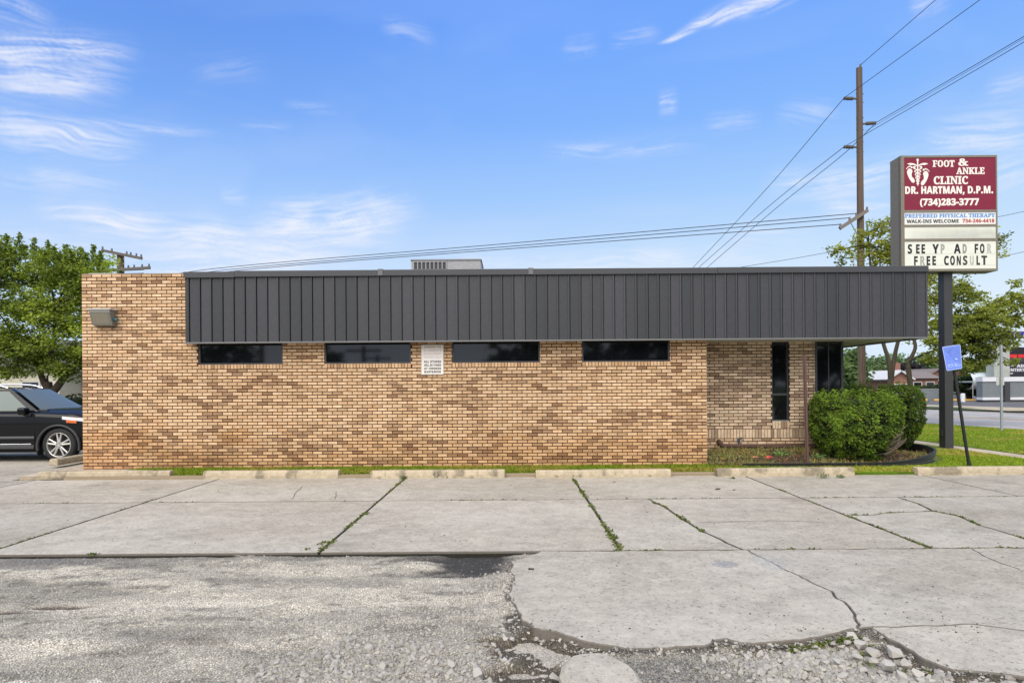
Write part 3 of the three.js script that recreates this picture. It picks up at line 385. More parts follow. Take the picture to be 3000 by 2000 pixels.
// metal band: panels with a raised rib, cap, lower trim
const FX0 = -6.51, FX1 = 8.29, FZ = 0.3;
const band = add(clinic, 'metal_fascia', merge([box(FX0, FX1, 2.6, 3.91, FZ - 0.09, FZ - 0.022), box(FX1 - 0.07, FX1, 2.6, 3.91, -11.9, FZ - 0.09), box(FX0, FX0 + 0.03, 2.6, 3.91, -0.02, FZ - 0.09)]), mDark);  // black backing shows in the panel gaps in place of rib shadows
{
  const n = 67, first = 0.095, w = (FX1 - FX0 - first) / (n - 1), prof = (w) => { const s = new THREE.Shape(); s.moveTo(0.012, 0.002); s.lineTo(0.016, 0.006); s.lineTo(w - 0.040, 0.006); s.lineTo(w - 0.037, 0.020); s.lineTo(w - 0.006, 0.024); s.lineTo(w - 0.002, 0.018); s.lineTo(w - 0.002, -0.018); s.lineTo(0.012, -0.018); s.closePath(); const g = new THREE.ExtrudeGeometry(s, { depth: 1.305, bevelEnabled: false }); g.rotateX(Math.PI / 2); g.translate(0, 1.305, 0); { const p = g.attributes.position, u = g.attributes.uv; for (let i = 0; i < u.count; i++) u.setXY(i, p.getX(i), p.getY(i)); } return g; };
  const g0 = prof(w), g1 = prof(first), vs = [0, 1, 2, 3].map((i) => M([0.046 + 0.006 * (i - 1.5), 0.048 + 0.005 * (i - 1.5), 0.054 + 0.007 * (i - 1.5)], 0.52, { bumpMap: rep(T_fineB, 0.25), bumpScale: 0.0015, map: rep(T_fine, 0.9) }));
  for (let i = 0; i < n; i++) { const o = add(band, 'fascia_panel', i ? g0 : g1, vs[Math.floor(rb() * 4)]); o.position.set(i ? FX0 + first + (i - 1) * w : FX0, 2.601, FZ - 0.004 + (rb() - 0.5) * 0.004); o.rotation.y = (rb() - 0.5) * 0.012; o.rotation.x = (rb() - 0.5) * 0.002; }
  const cap = (a, b, dy) => add(band, 'cap_flashing', merge([rbox(a, b, 3.908 + dy, 4.014 + dy, FZ - 0.22, FZ + 0.035, 0.008), box(a, b, 3.895 + dy, 3.912 + dy, FZ + 0.008, FZ + 0.048)]), mTrim);
  cap(FX0 - 0.01, -5.51, -0.012); cap(-5.508, -2.6, 0); cap(-2.598, 0.39, 0.002); cap(0.392, 4.1, 0); cap(4.102, FX1 + 0.01, 0.003);
  for (const x of [-2.6, 0.39]) add(band, 'cap_joint_cover', rbox(x - 0.05, x + 0.05, 3.90, 4.03, FZ - 0.1, FZ + 0.052, 0.006), M([0.13, 0.13, 0.135], 0.5));
  add(band, 'drip_edge', merge([rbox(FX0 - 0.01, FX1 + 0.01, 2.574, 2.603, FZ - 0.05, FZ + 0.028, 0.005), box(FX1 - 0.05, FX1 + 0.01, 2.576, 2.602, -11.9, FZ - 0.05)]), M([0.16, 0.16, 0.16], 0.5));
}
// windows
const mGlass = M([0.006, 0.007, 0.009], 0.04, { physical: true, ior: 1.68 }), mFrame = M([0.05, 0.05, 0.055], 0.4);
WIN.forEach(([a, b], i) => {
  const y0 = 2.17, y1 = 2.60, f = add(clinic, 'window_frame', merge([box(a, b, y0 - 0.012, y0 + 0.025, -0.1, -0.03), box(a, a + 0.03, y0 + 0.025, y1, -0.1, -0.03), box(b - 0.03, b, y0 + 0.025, y1, -0.1, -0.03)]), mFrame);
  add(f, 'window_pane', box(a + 0.03, b - 0.03, y0 + 0.025, y1, -0.085, -0.07), mGlass);
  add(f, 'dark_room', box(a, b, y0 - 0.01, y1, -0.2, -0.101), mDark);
});
{
  const [a, b] = TALL, f = add(clinic, 'tall_window_frame', merge([box(a, a + 0.03, 0.885, 2.6, ZR - 0.14, ZR - 0.05), box(b - 0.03, b, 0.885, 2.6, ZR - 0.14, ZR - 0.05), box(a + 0.03, b - 0.03, 0.885, 0.92, ZR - 0.14, ZR - 0.05), box(a + 0.03, b - 0.03, 1.44, 1.49, ZR - 0.13, ZR - 0.045)]), mFrame);
  add(f, 'window_pane', box(a + 0.03, b - 0.03, 1.49, 2.6, ZR - 0.11, ZR - 0.09), mGlass); add(f, 'window_pane', box(a + 0.03, b - 0.03, 0.92, 1.44, ZR - 0.12, ZR - 0.10), mGlass);
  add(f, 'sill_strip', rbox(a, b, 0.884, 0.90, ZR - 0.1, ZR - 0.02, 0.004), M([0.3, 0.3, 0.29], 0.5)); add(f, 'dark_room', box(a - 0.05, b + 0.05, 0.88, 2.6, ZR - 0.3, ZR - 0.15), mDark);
  const e = add(clinic, 'glass_wall', merge([box(6.555, 6.61, -0.05, 2.6, ZR - 0.1, ZR - 0.02), box(X2 - 0.05, X2, -0.05, 2.6, ZR - 0.1, ZR - 0.02), box(6.86, 6.88, 0.08, 2.6, ZR - 0.09, ZR - 0.05), box(6.61, X2 - 0.05, -0.05, 0.08, ZR - 0.1, ZR - 0.02), box(X2 - 0.04, X2, -0.05, 2.6, -1.6, ZR - 0.1)]), mFrame); add(e, 'side_mullion', box(X2 - 0.04, X2, -0.05, 2.6, -3.1, -3.02), mFrame);
  for (const [x, y] of [[6.61, 6.86], [6.88, X2 - 0.05]]) add(e, 'window_pane', box(x, y, 0.08, 2.6, ZR - 0.07, ZR - 0.055), mGlass);
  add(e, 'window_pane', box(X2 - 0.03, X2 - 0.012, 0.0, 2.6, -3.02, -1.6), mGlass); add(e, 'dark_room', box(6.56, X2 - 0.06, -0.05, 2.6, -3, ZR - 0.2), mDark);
}
// rooftop unit
{
  const u = thing('rooftop_air_conditioner', 'pale grey box of an air conditioner standing on the flat roof', 'air conditioner', V(-1.72, 3.82, -4.6)), m = M([0.42, 0.42, 0.43], 0.6, { map: rep(T_fine, 0.9) });
  add(u, 'casing', merge([rbox(-0.92, 0.92, 0.1, 1.20, -0.85, 0.45, 0.012), box(-0.85, 0.85, 0, 0.1, -0.8, 0.4)]), m);
  add(u, 'lid', rbox(-0.94, 0.94, 1.195, 1.235, -0.87, 0.47, 0.01), M([0.24, 0.24, 0.245], 0.6));
  add(u, 'grille_backing', box(-0.86, 0.0, 0.97, 1.16, 0.45, 0.455), M([0.06, 0.06, 0.06], 0.8));
  for (let i = 0; i < 9; i++) add(u, 'grille_post', box(-0.87 + i * 0.108, -0.845 + i * 0.108, 0.97, 1.16, 0.452, 0.475), m);
  for (const y of [0.945, 1.155]) add(u, 'grille_rail', box(-0.88, 0.02, y, y + 0.022, 0.452, 0.472), m);
  add(u, 'panel_seam', box(0.02, 0.028, 0.75, 1.19, 0.448, 0.452), M([0.12, 0.12, 0.12], 0.8)); add(u, 'side_panel', rbox(0.915, 0.925, 0.2, 1.15, -0.75, 0.35, 0.004), M([0.5, 0.5, 0.5], 0.5));
}
// wall light
{
  const p = at(310, 932, 13.89), l = thing('wall_light', 'weathered grey metal wall pack light high on the brick end wall', 'wall light', V(p.x, p.y, 0)), m = M([0.24, 0.235, 0.2], 0.6, { map: rep(T_fine, 0.3) });
  const s = new THREE.Shape(); s.moveTo(0, 0.14); s.lineTo(0.21, 0.14); s.lineTo(0.21, 0.10); s.lineTo(0.12, -0.14); s.lineTo(0, -0.16); s.closePath();
  const g = new THREE.ExtrudeGeometry(s, { depth: 0.39, bevelEnabled: true, bevelSize: 0.012, bevelThickness: 0.012, bevelSegments: 2 }); g.rotateY(-Math.PI / 2); g.translate(0.195, 0, 0.012);
  const b = add(l, 'housing', g, m);
  { const v0 = V(-0.165, 0.07, 0.21), lens = new THREE.PlaneGeometry(0.33, 0.21); lens.rotateX(0.36 - 0.0); lens.translate(0, -0.02, 0.184); lens.computeVertexNormals(); add(l, 'lens', box(-0.16, 0.16, -0.105, 0.105, -0.004, 0.004).rotateX(0.36).translate(0, -0.025, 0.186), M([0.30, 0.27, 0.2], 0.25, { physical: true, map: rep(T_fine, 0.25) })); }
  add(l, 'hood', rbox(-0.235, 0.225, 0.148, 0.172, 0, 0.245, 0.008), M([0.62, 0.62, 0.62], 0.5, { map: rep(T_fine, 0.3) }));
  add(l, 'photocell', bar(V(0.2, -0.03, 0.09), V(0.285, -0.05, 0.09), 0.035, 14), M([0.03, 0.11, 0.13], 0.35));
}
// parking notice
{
  const t = canvasTex(512, 700, (c, w, h) => {
    c.fillStyle = '#e4dfd9'; c.fillRect(0, 0, w, h);
    const r = rng(9); for (let i = 0; i < 900; i++) { c.fillStyle = `rgba(${120 + r() * 60},${110 + r() * 50},${100 + r() * 40},${r() * 0.06})`; c.fillRect(r() * w, r() * h, r() * 30, r() * 60); }
    const B = 'bold # sans-serif', red = '#b59a98', blk = '#474243';
    fit(c, 'PARKING FOR', 66, 74, 392, 46, B, red); fit(c, 'Dr. HARTMAN &', 66, 156, 392, 48, '# sans-serif', red); fit(c, 'PHYSICAL THERAPY', 66, 240, 392, 48, '# sans-serif', red); fit(c, 'PATIENTS ONLY', 66, 316, 392, 46, '# sans-serif', red);
    fit(c, 'ALL OTHERS', 62, 424, 398, 52, B, blk); fit(c, 'WILL BE TOWED', 62, 504, 398, 50, B, blk); fit(c, 'AT OWNERS', 62, 584, 398, 50, B, blk); fit(c, 'EXPENSE', 62, 662, 398, 50, B, blk);
    c.strokeStyle = 'rgba(120,115,110,.6)'; c.lineWidth = 5; c.strokeRect(3, 3, w - 6, h - 6);
  });
  const n = thing('parking_notice', 'white parking notice with faded red and black lettering fixed to the bricks between two windows', 'sign', V(-1.615, 2.235, 0));
  const g = rbox(-0.228, 0.228, -0.305, 0.305, 0.008, 0.02, 0.003); add(n, 'board', g, M([0.7, 0.69, 0.66], 0.6));
  const f = new THREE.PlaneGeometry(0.45, 0.604); f.translate(0, 0, 0.0222); add(n, 'lettering', f, M([1.05, 1.05, 1.05], 0.6, { map: t }));
  for (const [x, y] of [[-0.1, 0.315], [0.1, 0.315], [0, -0.33]]) add(n, 'screw', bar(V(x, y, 0.0), V(x, y, 0.014), 0.009, 8), M([0.03, 0.02, 0.02], 0.6));
}
// drain pipe and tap by the recess
{
  const m = M([0.10, 0.05, 0.035], 0.7, { map: rep(T_fine, 0.4) });
  const d = thing('drain_pipe', 'rusty brown drain pipe lying along the foot of the recessed brick wall', 'pipe', V(0, 0, 0));
  add(d, 'pipe', bar(V(4.55, 0.37, -0.74), V(6.6, 0.34, -0.74), 0.045, 12), m); add(d, 'elbow', tube([V(4.56, 0.37, -0.74), V(4.5, 0.38, -0.74), V(4.465, 0.43, -0.76), V(4.455, 0.46, -0.85)], 0.05, 10, 14), m);
  const w = thing('wall_tap', 'small grey metal garden tap on the recessed brick wall above the pipe', 'tap', V(4.9, 0.485, ZR)), k = M([0.2, 0.2, 0.2], 0.4, { metalness: 0.6 });
  add(w, 'flange', bar(V(0, 0, 0), V(0, 0, 0.03), 0.055, 12), k); add(w, 'spout', tube([V(0, 0, 0.02), V(0, 0.01, 0.09), V(0, -0.05, 0.12)], 0.022, 8, 8), k); add(w, 'wheel_handle', new THREE.TorusGeometry(0.03, 0.009, 6, 12).rotateX(1.2).translate(0, 0.05, 0.09), k);
}

// ---------------------------------------------------------------- wheel stops
{
  const prof = new THREE.Shape(); [[-0.1, 0], [0.1, 0], [0.098, 0.07], [0.085, 0.128], [0.062, 0.15], [-0.062, 0.15], [-0.085, 0.128], [-0.098, 0.07]].forEach(([x, y], i) => i ? prof.lineTo(x, y) : prof.moveTo(x, y));
  const stopGeo = (len, seed) => { const g = new THREE.ExtrudeGeometry(prof, { depth: len - 0.04, bevelEnabled: true, bevelThickness: 0.02, bevelSize: 0.018, bevelOffset: -0.018, bevelSegments: 2, steps: 24 }); g.rotateY(Math.PI / 2); g.translate(-(len - 0.04) / 2, 0, 0); const p = g.attributes.position, u = g.attributes.uv; for (let i = 0; i < p.count; i++) { const x = p.getX(i), y = p.getY(i), z = p.getZ(i); u.setXY(i, x + seed * 1.7, y + z + seed); p.setXYZ(i, x, y > 0.02 ? y - 0.016 * fbm(x * 2.5 + seed * 9, z * 20, 4) : y, z + 0.014 * (fbm(x * 3 + seed * 5, y * 20, 4) - 0.5)); } g.computeVertexNormals(); return g; };
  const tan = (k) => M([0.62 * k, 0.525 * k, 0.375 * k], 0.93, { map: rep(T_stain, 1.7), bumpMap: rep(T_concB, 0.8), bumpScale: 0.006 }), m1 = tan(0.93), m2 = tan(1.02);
  const stop = (name, x, z, turn, len, m, label, seed, y = 0, g = 'concrete wheel stops of the parking slabs') => { const t = thing('wheel_stop', label, 'wheel stop', V(x, y, z), turn, g); add(t, 'bar', stopGeo(len, seed), m); return t; };
  const row = [[108, 494, 1403], [592, 990, 1402], [1083, 1479, 1401], [1570, 1968, 1400], [2103, 2507, 1395], [2691, 3100, 1391]], lab = ['stained concrete wheel stop in front of the left brick corner', 'tan concrete wheel stop below the first window from the left', 'cracked tan concrete wheel stop below the parking notice', 'tan concrete wheel stop below the fourth window', 'clean tan concrete wheel stop in front of the rusty post', 'tan concrete wheel stop by the leaning blue sign at the right edge'];
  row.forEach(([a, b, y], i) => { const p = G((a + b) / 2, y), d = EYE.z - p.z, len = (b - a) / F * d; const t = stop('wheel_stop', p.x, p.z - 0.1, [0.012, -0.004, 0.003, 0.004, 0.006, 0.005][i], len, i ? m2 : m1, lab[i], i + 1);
    for (const s of [-1, 1]) add(t, 'pin_hole', new THREE.CylinderGeometry(0.012, 0.012, 0.006, 8).translate(s * (len / 2 - 0.32), 0.143, 0), M([0.05, 0.045, 0.04], 1));
    if (i === 2) for (const [x, s] of [[-0.06, 1], [0.02, -1], [0.16, 1]]) add(t, 'crack', tube([V(x, 0.13, 0.094), V(x + 0.02 * s, 0.1, 0.101), V(x - 0.015 * s, 0.07, 0.103), V(x + 0.03 * s, 0.03, 0.104), V(x, 0.0, 0.104)], 0.0035, 4, 10), M([0.04, 0.05, 0.03], 1)); });
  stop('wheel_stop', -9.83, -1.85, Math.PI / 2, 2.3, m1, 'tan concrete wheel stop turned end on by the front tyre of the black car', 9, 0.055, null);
}
// ---------------------------------------------------------------- planting bed
const leafGeo = (() => { const g = new THREE.BufferGeometry(), p = [0, 0, 0, 0.32, 0.05, 0.45, 0, -0.06, 0.5, 0, 0, 0, 0, -0.06, 0.5, -0.32, 0.05, 0.45, 0.32, 0.05, 0.45, 0, 0.02, 1, 0, -0.06, 0.5, -0.32, 0.05, 0.45, 0, -0.06, 0.5, 0, 0.02, 1]; g.setAttribute('position', new THREE.Float32BufferAttribute(p, 3)); g.computeVertexNormals(); return g; })();
const mLeaf = M([1, 1, 1], 0.8, { physical: true, vertexColors: true, specularIntensity: 0.25, side: THREE.DoubleSide, transmission: 0.5, thickness: 0 });
const mLeaf2 = M([1, 1, 1], 0.85, { physical: true, vertexColors: true, specularIntensity: 0.25, side: THREE.DoubleSide });
function leaves(parent, name, list, m = mLeaf, geo = leafGeo) { // list of [x, y, z, size, colour, normal?]; one real mesh
  const r = rng(list.length + 3), d = new THREE.Object3D(), q = new THREE.Quaternion(), up = V(0, 1, 0), src = geo.attributes.position, nn = src.count, p = new Float32Array(list.length * nn * 3), c = new Float32Array(list.length * nn * 3), v = V();
  list.forEach(([x, y, z, s, col, n], i) => { d.position.set(x, y, z); if (n) { d.quaternion.setFromUnitVectors(up, n.normalize()); q.setFromAxisAngle(up, r() * 6.28); d.quaternion.multiply(q); q.setFromAxisAngle(V(1, 0, 0), (r() - 0.5) * 1.3); d.quaternion.multiply(q); } else d.rotation.set((r() - 0.5) * 2.2, r() * 6.28, (r() - 0.5) * 2.2); d.scale.setScalar(s); d.updateMatrix(); for (let k = 0; k < nn; k++) { v.fromBufferAttribute(src, k).applyMatrix4(d.matrix); const o = (i * nn + k) * 3; p[o] = v.x; p[o + 1] = v.y; p[o + 2] = v.z; c[o] = col.r; c[o + 1] = col.g; c[o + 2] = col.b; } });
  const g = new THREE.BufferGeometry(); g.setAttribute('position', new THREE.BufferAttribute(p, 3)); g.setAttribute('color', new THREE.BufferAttribute(c, 3)); g.computeVertexNormals();
  return add(parent, name, g, m);
}
const edgePts = [[4.55, 0.42], [5.3, 0.44], [6.2, 0.44], [7.0, 0.42], [7.7, 0.36], [8.3, 0.15], [8.8, -0.35], [9.25, -1.1], [9.5, -1.9], [9.45, -2.6], [9.1, -3.1], [8.6, -3.3]];
{
  const poly = [[XR, 0.22], [4.4, 0.36], ...edgePts.slice(0, -1), [8.2, -3.2], [X2, -3.2], [X2, ZR], [XR, ZR]];
  const g = slabGeo(poly, -0.1, 0.06, 0, 0.005); const bed = thing('planting_bed', 'mulched planting bed with straw and weeds in the recess of the building', 'planting bed', null, 0, null, 'structure');
  const m = M([0.15, 0.085, 0.05], 1, { map: rep(T_peb, 1.5), bumpMap: rep(T_pebB, 1.5), bumpScale: 0.02 });
  const p = [], c = [], id = [], n = 110, k = 70; // mounded soil
  for (let j = 0; j <= k; j++) for (let i = 0; i <= n; i++) { const x = lerp(XR - 0.02, 9.45, i / n), z = lerp(-3.1, 0.42, j / k), inb = inside(poly, x, z), q = fbm(x * 3, z * 3 + 2, 4); p.push(x, inb ? 0.075 + 0.21 * sm(0.45, -0.75, z) * sm(9.3, 7.6, x) + 0.05 * (q - 0.5) : -0.05, z); const s = sm(0.42, 0.62, fbm(x * 1.6 + 8, z * 3, 4)); c.push(lerp(0.15, 0.26, s), lerp(0.085, 0.20, s), lerp(0.05, 0.095, s)); }
  for (let j = 0; j < k; j++) for (let i = 0; i < n; i++) { const a = j * (n + 1) + i, d = a + n + 1; id.push(a, d, a + 1, a + 1, d, d + 1); }
  const sg = new THREE.BufferGeometry(); sg.setAttribute('position', new THREE.Float32BufferAttribute(p, 3)); sg.setAttribute('color', new THREE.Float32BufferAttribute(c, 3)); sg.setAttribute('uv', new THREE.Float32BufferAttribute(p.filter((_, i) => i % 3 !== 1), 2)); sg.setIndex(id); sg.computeVertexNormals();
  add(bed, 'soil', sg, M([1, 1, 1], 1, { vertexColors: true, map: rep(T_peb, 1.5), bumpMap: rep(T_pebB, 1.5), bumpScale: 0.02 })); add(bed, 'soil_edge', g, m);
  const r = rng(5), str = [], weed = [], chip = [];
  for (let i = 0; i < 9000; i++) { const x = lerp(XR, 9.4, r()), z = lerp(-1.8, 0.42, r()); if (!inside(poly, x, z) || (z < -0.75 && x < 7.2)) continue; const w = fbm(x * 1.5 + 2, z * 3, 3), y = 0.07 + 0.21 * sm(0.45, -0.75, z) * sm(9.3, 7.6, x); if (r() < 0.55) chip.push([x, y + 0.01, z, lerp(0.02, 0.05, r()), rgb(lerp(0.12, 0.3, r()), lerp(0.07, 0.17, r()), lerp(0.04, 0.09, r()))]); if (w > 0.54 || r() < 0.1) str.push([x, y, z, lerp(0.05, 0.13, r()), rgb(lerp(0.16, 0.30, r()), lerp(0.16, 0.25, r()), lerp(0.05, 0.10, r()))]); }
  leaves(bed, 'mulch', chip, mLeaf2).userData.kind = 'stuff'; leaves(bed, 'straw', str, mLeaf2, tuftGeo).userData.kind = 'stuff';
  // low leafy weeds, single plants
  const plant = (px, py, w, h, n, label, lo, hi) => { const b = at(px, py, 0).clone(), q = G(px, py, py > 1380 ? 0 : 0.14), t = thing('weed_plant', label, 'weed', q), l = []; for (let i = 0; i < n; i++) { const a = r() * 6.28, d = Math.sqrt(r()) * w / 2, y = h * (0.3 + 0.7 * r()) * (1 - 0.5 * d / w); l.push([Math.cos(a) * d, y, Math.sin(a) * d * 0.8, lerp(0.045, 0.09, r()) * (py > 1380 ? 0.5 : 1), lo.clone().lerp(hi, r()), V(Math.cos(a) * 0.5, 1, Math.sin(a) * 0.5)]); } leaves(t, 'leaves', l, mLeaf); add(t, 'stems', merge([0, 1, 2, 3, 4].map((i) => bar(V(0, -0.03, 0), V(Math.cos(i * 1.26) * w * 0.25, h * 0.6, Math.sin(i * 1.26) * w * 0.2), 0.004, 5))), M([0.12, 0.17, 0.06], 0.9)); };
  const A = rgb(0.14, 0.25, 0.06), B = rgb(0.36, 0.50, 0.17);
  plant(2290, 1342, 0.45, 0.16, 220, 'leafy green weed in the bed left of the rusty post', A, B); plant(2340, 1330, 0.5, 0.2, 260, 'taller leafy weed in front of the drain pipe', A, B); plant(2405, 1344, 0.35, 0.12, 160, 'pale low weed right of the rusty post foot', A, B); plant(2470, 1342, 0.45, 0.14, 200, 'low weed under the front of the big bush', A, B); plant(2545, 1330, 0.3, 0.22, 110, 'grassy weed between the big bush and the black edging', rgb(0.16, 0.2, 0.06), rgb(0.3, 0.34, 0.14)); plant(2200, 1327, 0.3, 0.12, 110, 'small weed near the pipe elbow', A, B);
  plant(2650, 1300, 0.3, 0.35, 150, 'yellow green shoots at the foot of the rear bush', rgb(0.18, 0.28, 0.05), rgb(0.36, 0.46, 0.12));
  const plant2 = (px, py, w, h, n, label) => plant(px, py + 2, w, h, n, label, rgb(0.06, 0.10, 0.02), rgb(0.16, 0.25, 0.05));
  plant2(1181, 1401, 0.16, 0.06, 50, 'small weed at the front of the cracked wheel stop where a joint ends'); plant2(1683, 1397, 0.2, 0.07, 60, 'spreading weed in front of the wheel stop below the fourth window'); plant2(2412, 1398, 0.22, 0.08, 60, 'left weed of two at the foot of the clean wheel stop'); plant2(2464, 1398, 0.17, 0.06, 50, 'right weed of two at the foot of the clean wheel stop'); plant2(2150, 1400, 0.1, 0.03, 20, 'tiny weed at the left foot of the clean wheel stop');
  // litter
  const lit = (name, px, py, c, label, seed) => { const q = G(px, py - 2, 0.22), g2 = stoneGeo(seed); g2.scale(0.065, 0.035, 0.05); const o = add(scene, name, g2, M(c, 0.6)); o.position.copy(q); tag(o, label, 'litter'); };
  lit('crumpled_wrapper', 2253, 1341, [0.75, 0.06, 0.06], 'crumpled bright red wrapper lying in the planting bed', 51); lit('broken_pot', 2214, 1340, [0.55, 0.24, 0.12], 'orange clay shard lying left of the red wrapper', 52);
  // black plastic edging
  const cv = new THREE.CatmullRomCurve3(edgePts.map(([x, z]) => V(x, 0, z))), N = 90, e = new MB(), top = (t) => 0.09 + 0.13 * sm(0.3, 0.55, t) * (1 - 0.25 * sm(0.75, 0.95, t));
  for (let i = 0; i < N; i++) { const t0 = i / N, t1 = (i + 1) / N, a = cv.getPoint(t0), b = cv.getPoint(t1), na = cv.getTangent(t0), nb = cv.getTangent(t1), A2 = V(-na.z, 0, na.x), B2 = V(-nb.z, 0, nb.x); const prof = (h) => [[0.012, 0], [0.02, h * 0.3], [0.006, h * 0.36], [0.016, h * 0.7], [0.008, h * 0.78], [0.03, h * 0.86], [0.03, h], [-0.02, h], [-0.012, h * 0.8], [-0.012, 0]]; const pa = prof(top(t0)), pb = prof(top(t1)), S = (o, n, q) => V(o.x + n.x * q[0], 0.04 + q[1], o.z + n.z * q[0]); for (let k2 = 0; k2 < pa.length - 1; k2++) e.quad(S(a, A2, pa[k2]), S(a, A2, pa[k2 + 1]), S(b, B2, pb[k2 + 1]), S(b, B2, pb[k2]), null); }
  tag(add(scene, 'landscape_edging', e.geo(), M([0.045, 0.045, 0.048], 0.5, { side: THREE.DoubleSide, map: rep(T_fine, 0.4), bumpMap: rep(T_fineB, 0.2), bumpScale: 0.003 })), 'black ribbed plastic edging curling round the planting bed', 'garden edging');
}
// clipped bushes
function bush(c, rx, ry, rz, n, seed, label, dark, pale, twigs) {
  const r = rng(seed), t = thing('bush', label, 'bush', V(c.x, 0.15, c.z)), l = [], sgn = (x, e) => Math.sign(x) * Math.pow(Math.abs(x), e);
  const surf = (th, ph, k) => { const e = 0.46, q = 1 + 0.22 * (fbm(Math.cos(th) * 1.8 + seed, Math.sin(th) * 1.8 + ph * 2.4 + seed, 5) - 0.5), y = sgn(Math.sin(ph), e), cr = Math.pow(Math.cos(ph), e), taper = 0.66 + 0.34 * sm(-1.0, 0.05, y); return V(sgn(Math.cos(th), 0.75) * cr * rx * q * k * taper, ry + y * ry * q * k, sgn(Math.sin(th), 0.75) * cr * rz * q * k * taper); };
  for (let i = 0; i < n; i++) {
    const th = r() * 6.283, ph = Math.asin(sgn(lerp(-0.97, 1, r()), 1 / 0.46)), k = 1.02 - 0.17 * r() * r() * r() - (r() < 0.3 ? 0.08 : 0), p = surf(th, ph, k), o = V(p.x / rx, (p.y - ry) / ry, p.z / rz).normalize();
    if (twigs && p.x > rx * 0.5 && p.y < ry * 0.95 && p.y > ry * 0.25 && p.z > 0 && r() < 0.7) continue;
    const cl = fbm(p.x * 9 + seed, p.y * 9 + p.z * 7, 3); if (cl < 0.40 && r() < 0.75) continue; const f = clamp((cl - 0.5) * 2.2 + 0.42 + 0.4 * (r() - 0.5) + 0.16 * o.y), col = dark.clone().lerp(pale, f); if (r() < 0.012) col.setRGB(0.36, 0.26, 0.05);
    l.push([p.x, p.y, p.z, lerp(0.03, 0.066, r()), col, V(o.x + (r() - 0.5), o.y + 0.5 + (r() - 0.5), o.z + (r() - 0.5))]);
  }
  for (let i = 0; i < 260; i++) { const th = r() * 6.283, p = surf(th, Math.asin(lerp(0.1, 1, r())), 1.0 + 0.07 * r()); for (let k = 0; k < 5; k++) l.push([p.x + (r() - 0.5) * 0.05, p.y + k * 0.018, p.z + (r() - 0.5) * 0.05, 0.05, dark.clone().lerp(pale, 0.5 + 0.5 * r())]); }
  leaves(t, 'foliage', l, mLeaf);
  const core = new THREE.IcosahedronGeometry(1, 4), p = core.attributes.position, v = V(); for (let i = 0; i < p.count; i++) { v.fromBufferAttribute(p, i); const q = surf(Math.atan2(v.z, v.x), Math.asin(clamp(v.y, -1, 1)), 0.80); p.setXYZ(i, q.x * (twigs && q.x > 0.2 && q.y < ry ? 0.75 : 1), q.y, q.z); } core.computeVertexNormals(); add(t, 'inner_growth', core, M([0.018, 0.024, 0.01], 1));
  const st = []; for (let i = 0; i < 6; i++) st.push(bar(V((r() - 0.5) * 0.3, -0.1, (r() - 0.5) * 0.2), V((r() - 0.5) * rx, ry * 0.6, (r() - 0.5) * rz), 0.02, 6)); add(t, 'stems', merge(st), M([0.12, 0.09, 0.07], 0.9));
  if (twigs) { const tw = []; for (let i = 0; i < 26; i++) { const a = r(), b = r(), s = V(rx * lerp(0.25, 0.5, a), ry * lerp(0.15, 0.6, b), rz * lerp(0.4, 0.7, r())), e = V(rx * lerp(0.55, 0.9, r()), s.y + ry * lerp(0.2, 0.5, r()), s.z + lerp(-0.1, 0.2, r())), mid = s.clone().lerp(e, 0.5).add(V(0, -0.05, 0.02)); tw.push(tube([s, mid, e], lerp(0.0025, 0.0055, r()), 4, 6)); for (let k = 0; k < 3; k++) { const q = s.clone().lerp(e, lerp(0.4, 0.9, r())); tw.push(bar(q, V(q.x + lerp(0.0, 0.14, r()), q.y + lerp(0.02, 0.12, r()), q.z + (r() - 0.3) * 0.1), 0.003, 4)); } } add(t, 'bare_twigs', merge(tw), M([0.19, 0.145, 0.115], 0.9)); }
}
bush(V(7.02, 0, -0.06), 0.88, 0.665, 0.60, 26000, 61, 'large clipped green bush with bare twigs on its right side', rgb(0.018, 0.038, 0.005), rgb(0.29, 0.44, 0.045), true);
bush(V(8.62, 0, -1.95), 0.82, 0.73, 0.66, 20000, 62, 'smaller dark clipped bush behind the large one, beside the sign post', rgb(0.015, 0.03, 0.005), rgb(0.20, 0.30, 0.035), false);

// ---------------------------------------------------------------- posts and signs
{
  const a = at(2366, 1363, 13.5), b = at(2357, 1040, 13.5), t = thing('sign_post', 'rusty brown steel post without a sign, standing at the bed in front of the bricks', 'post', V(a.x, 0, a.z)), m = M([0.14, 0.075, 0.065], 0.75, { map: rep(T_fine, 0.3) }), L = Math.hypot(b.y, b.x - a.x);
  const s = new THREE.Shape(); [[-0.035, 0.0], [-0.035, 0.006], [-0.018, 0.006], [-0.014, 0.034], [0.014, 0.034], [0.018, 0.006], [0.035, 0.006], [0.035, 0], [0.012, 0], [0.009, 0.028], [-0.009, 0.028], [-0.012, 0]].forEach(([x, y], i) => i ? s.lineTo(x, y) : s.moveTo(x, y));
  const g = new THREE.ExtrudeGeometry(s, { depth: L, bevelEnabled: false }); g.rotateX(Math.PI / 2); g.translate(0, L, 0); g.rotateZ(Math.atan2(a.x - b.x, b.y)); add(t, 'post', g, m);
  const holes = []; for (let i = 2; i < 30; i++) holes.push(bar(V((b.x - a.x) * i / 30, b.y * i / 30, 0.028), V((b.x - a.x) * i / 30, b.y * i / 30, 0.0352), 0.005, 6)); add(t, 'bolt_holes', merge(holes), M([0.03, 0.02, 0.02], 1));
}
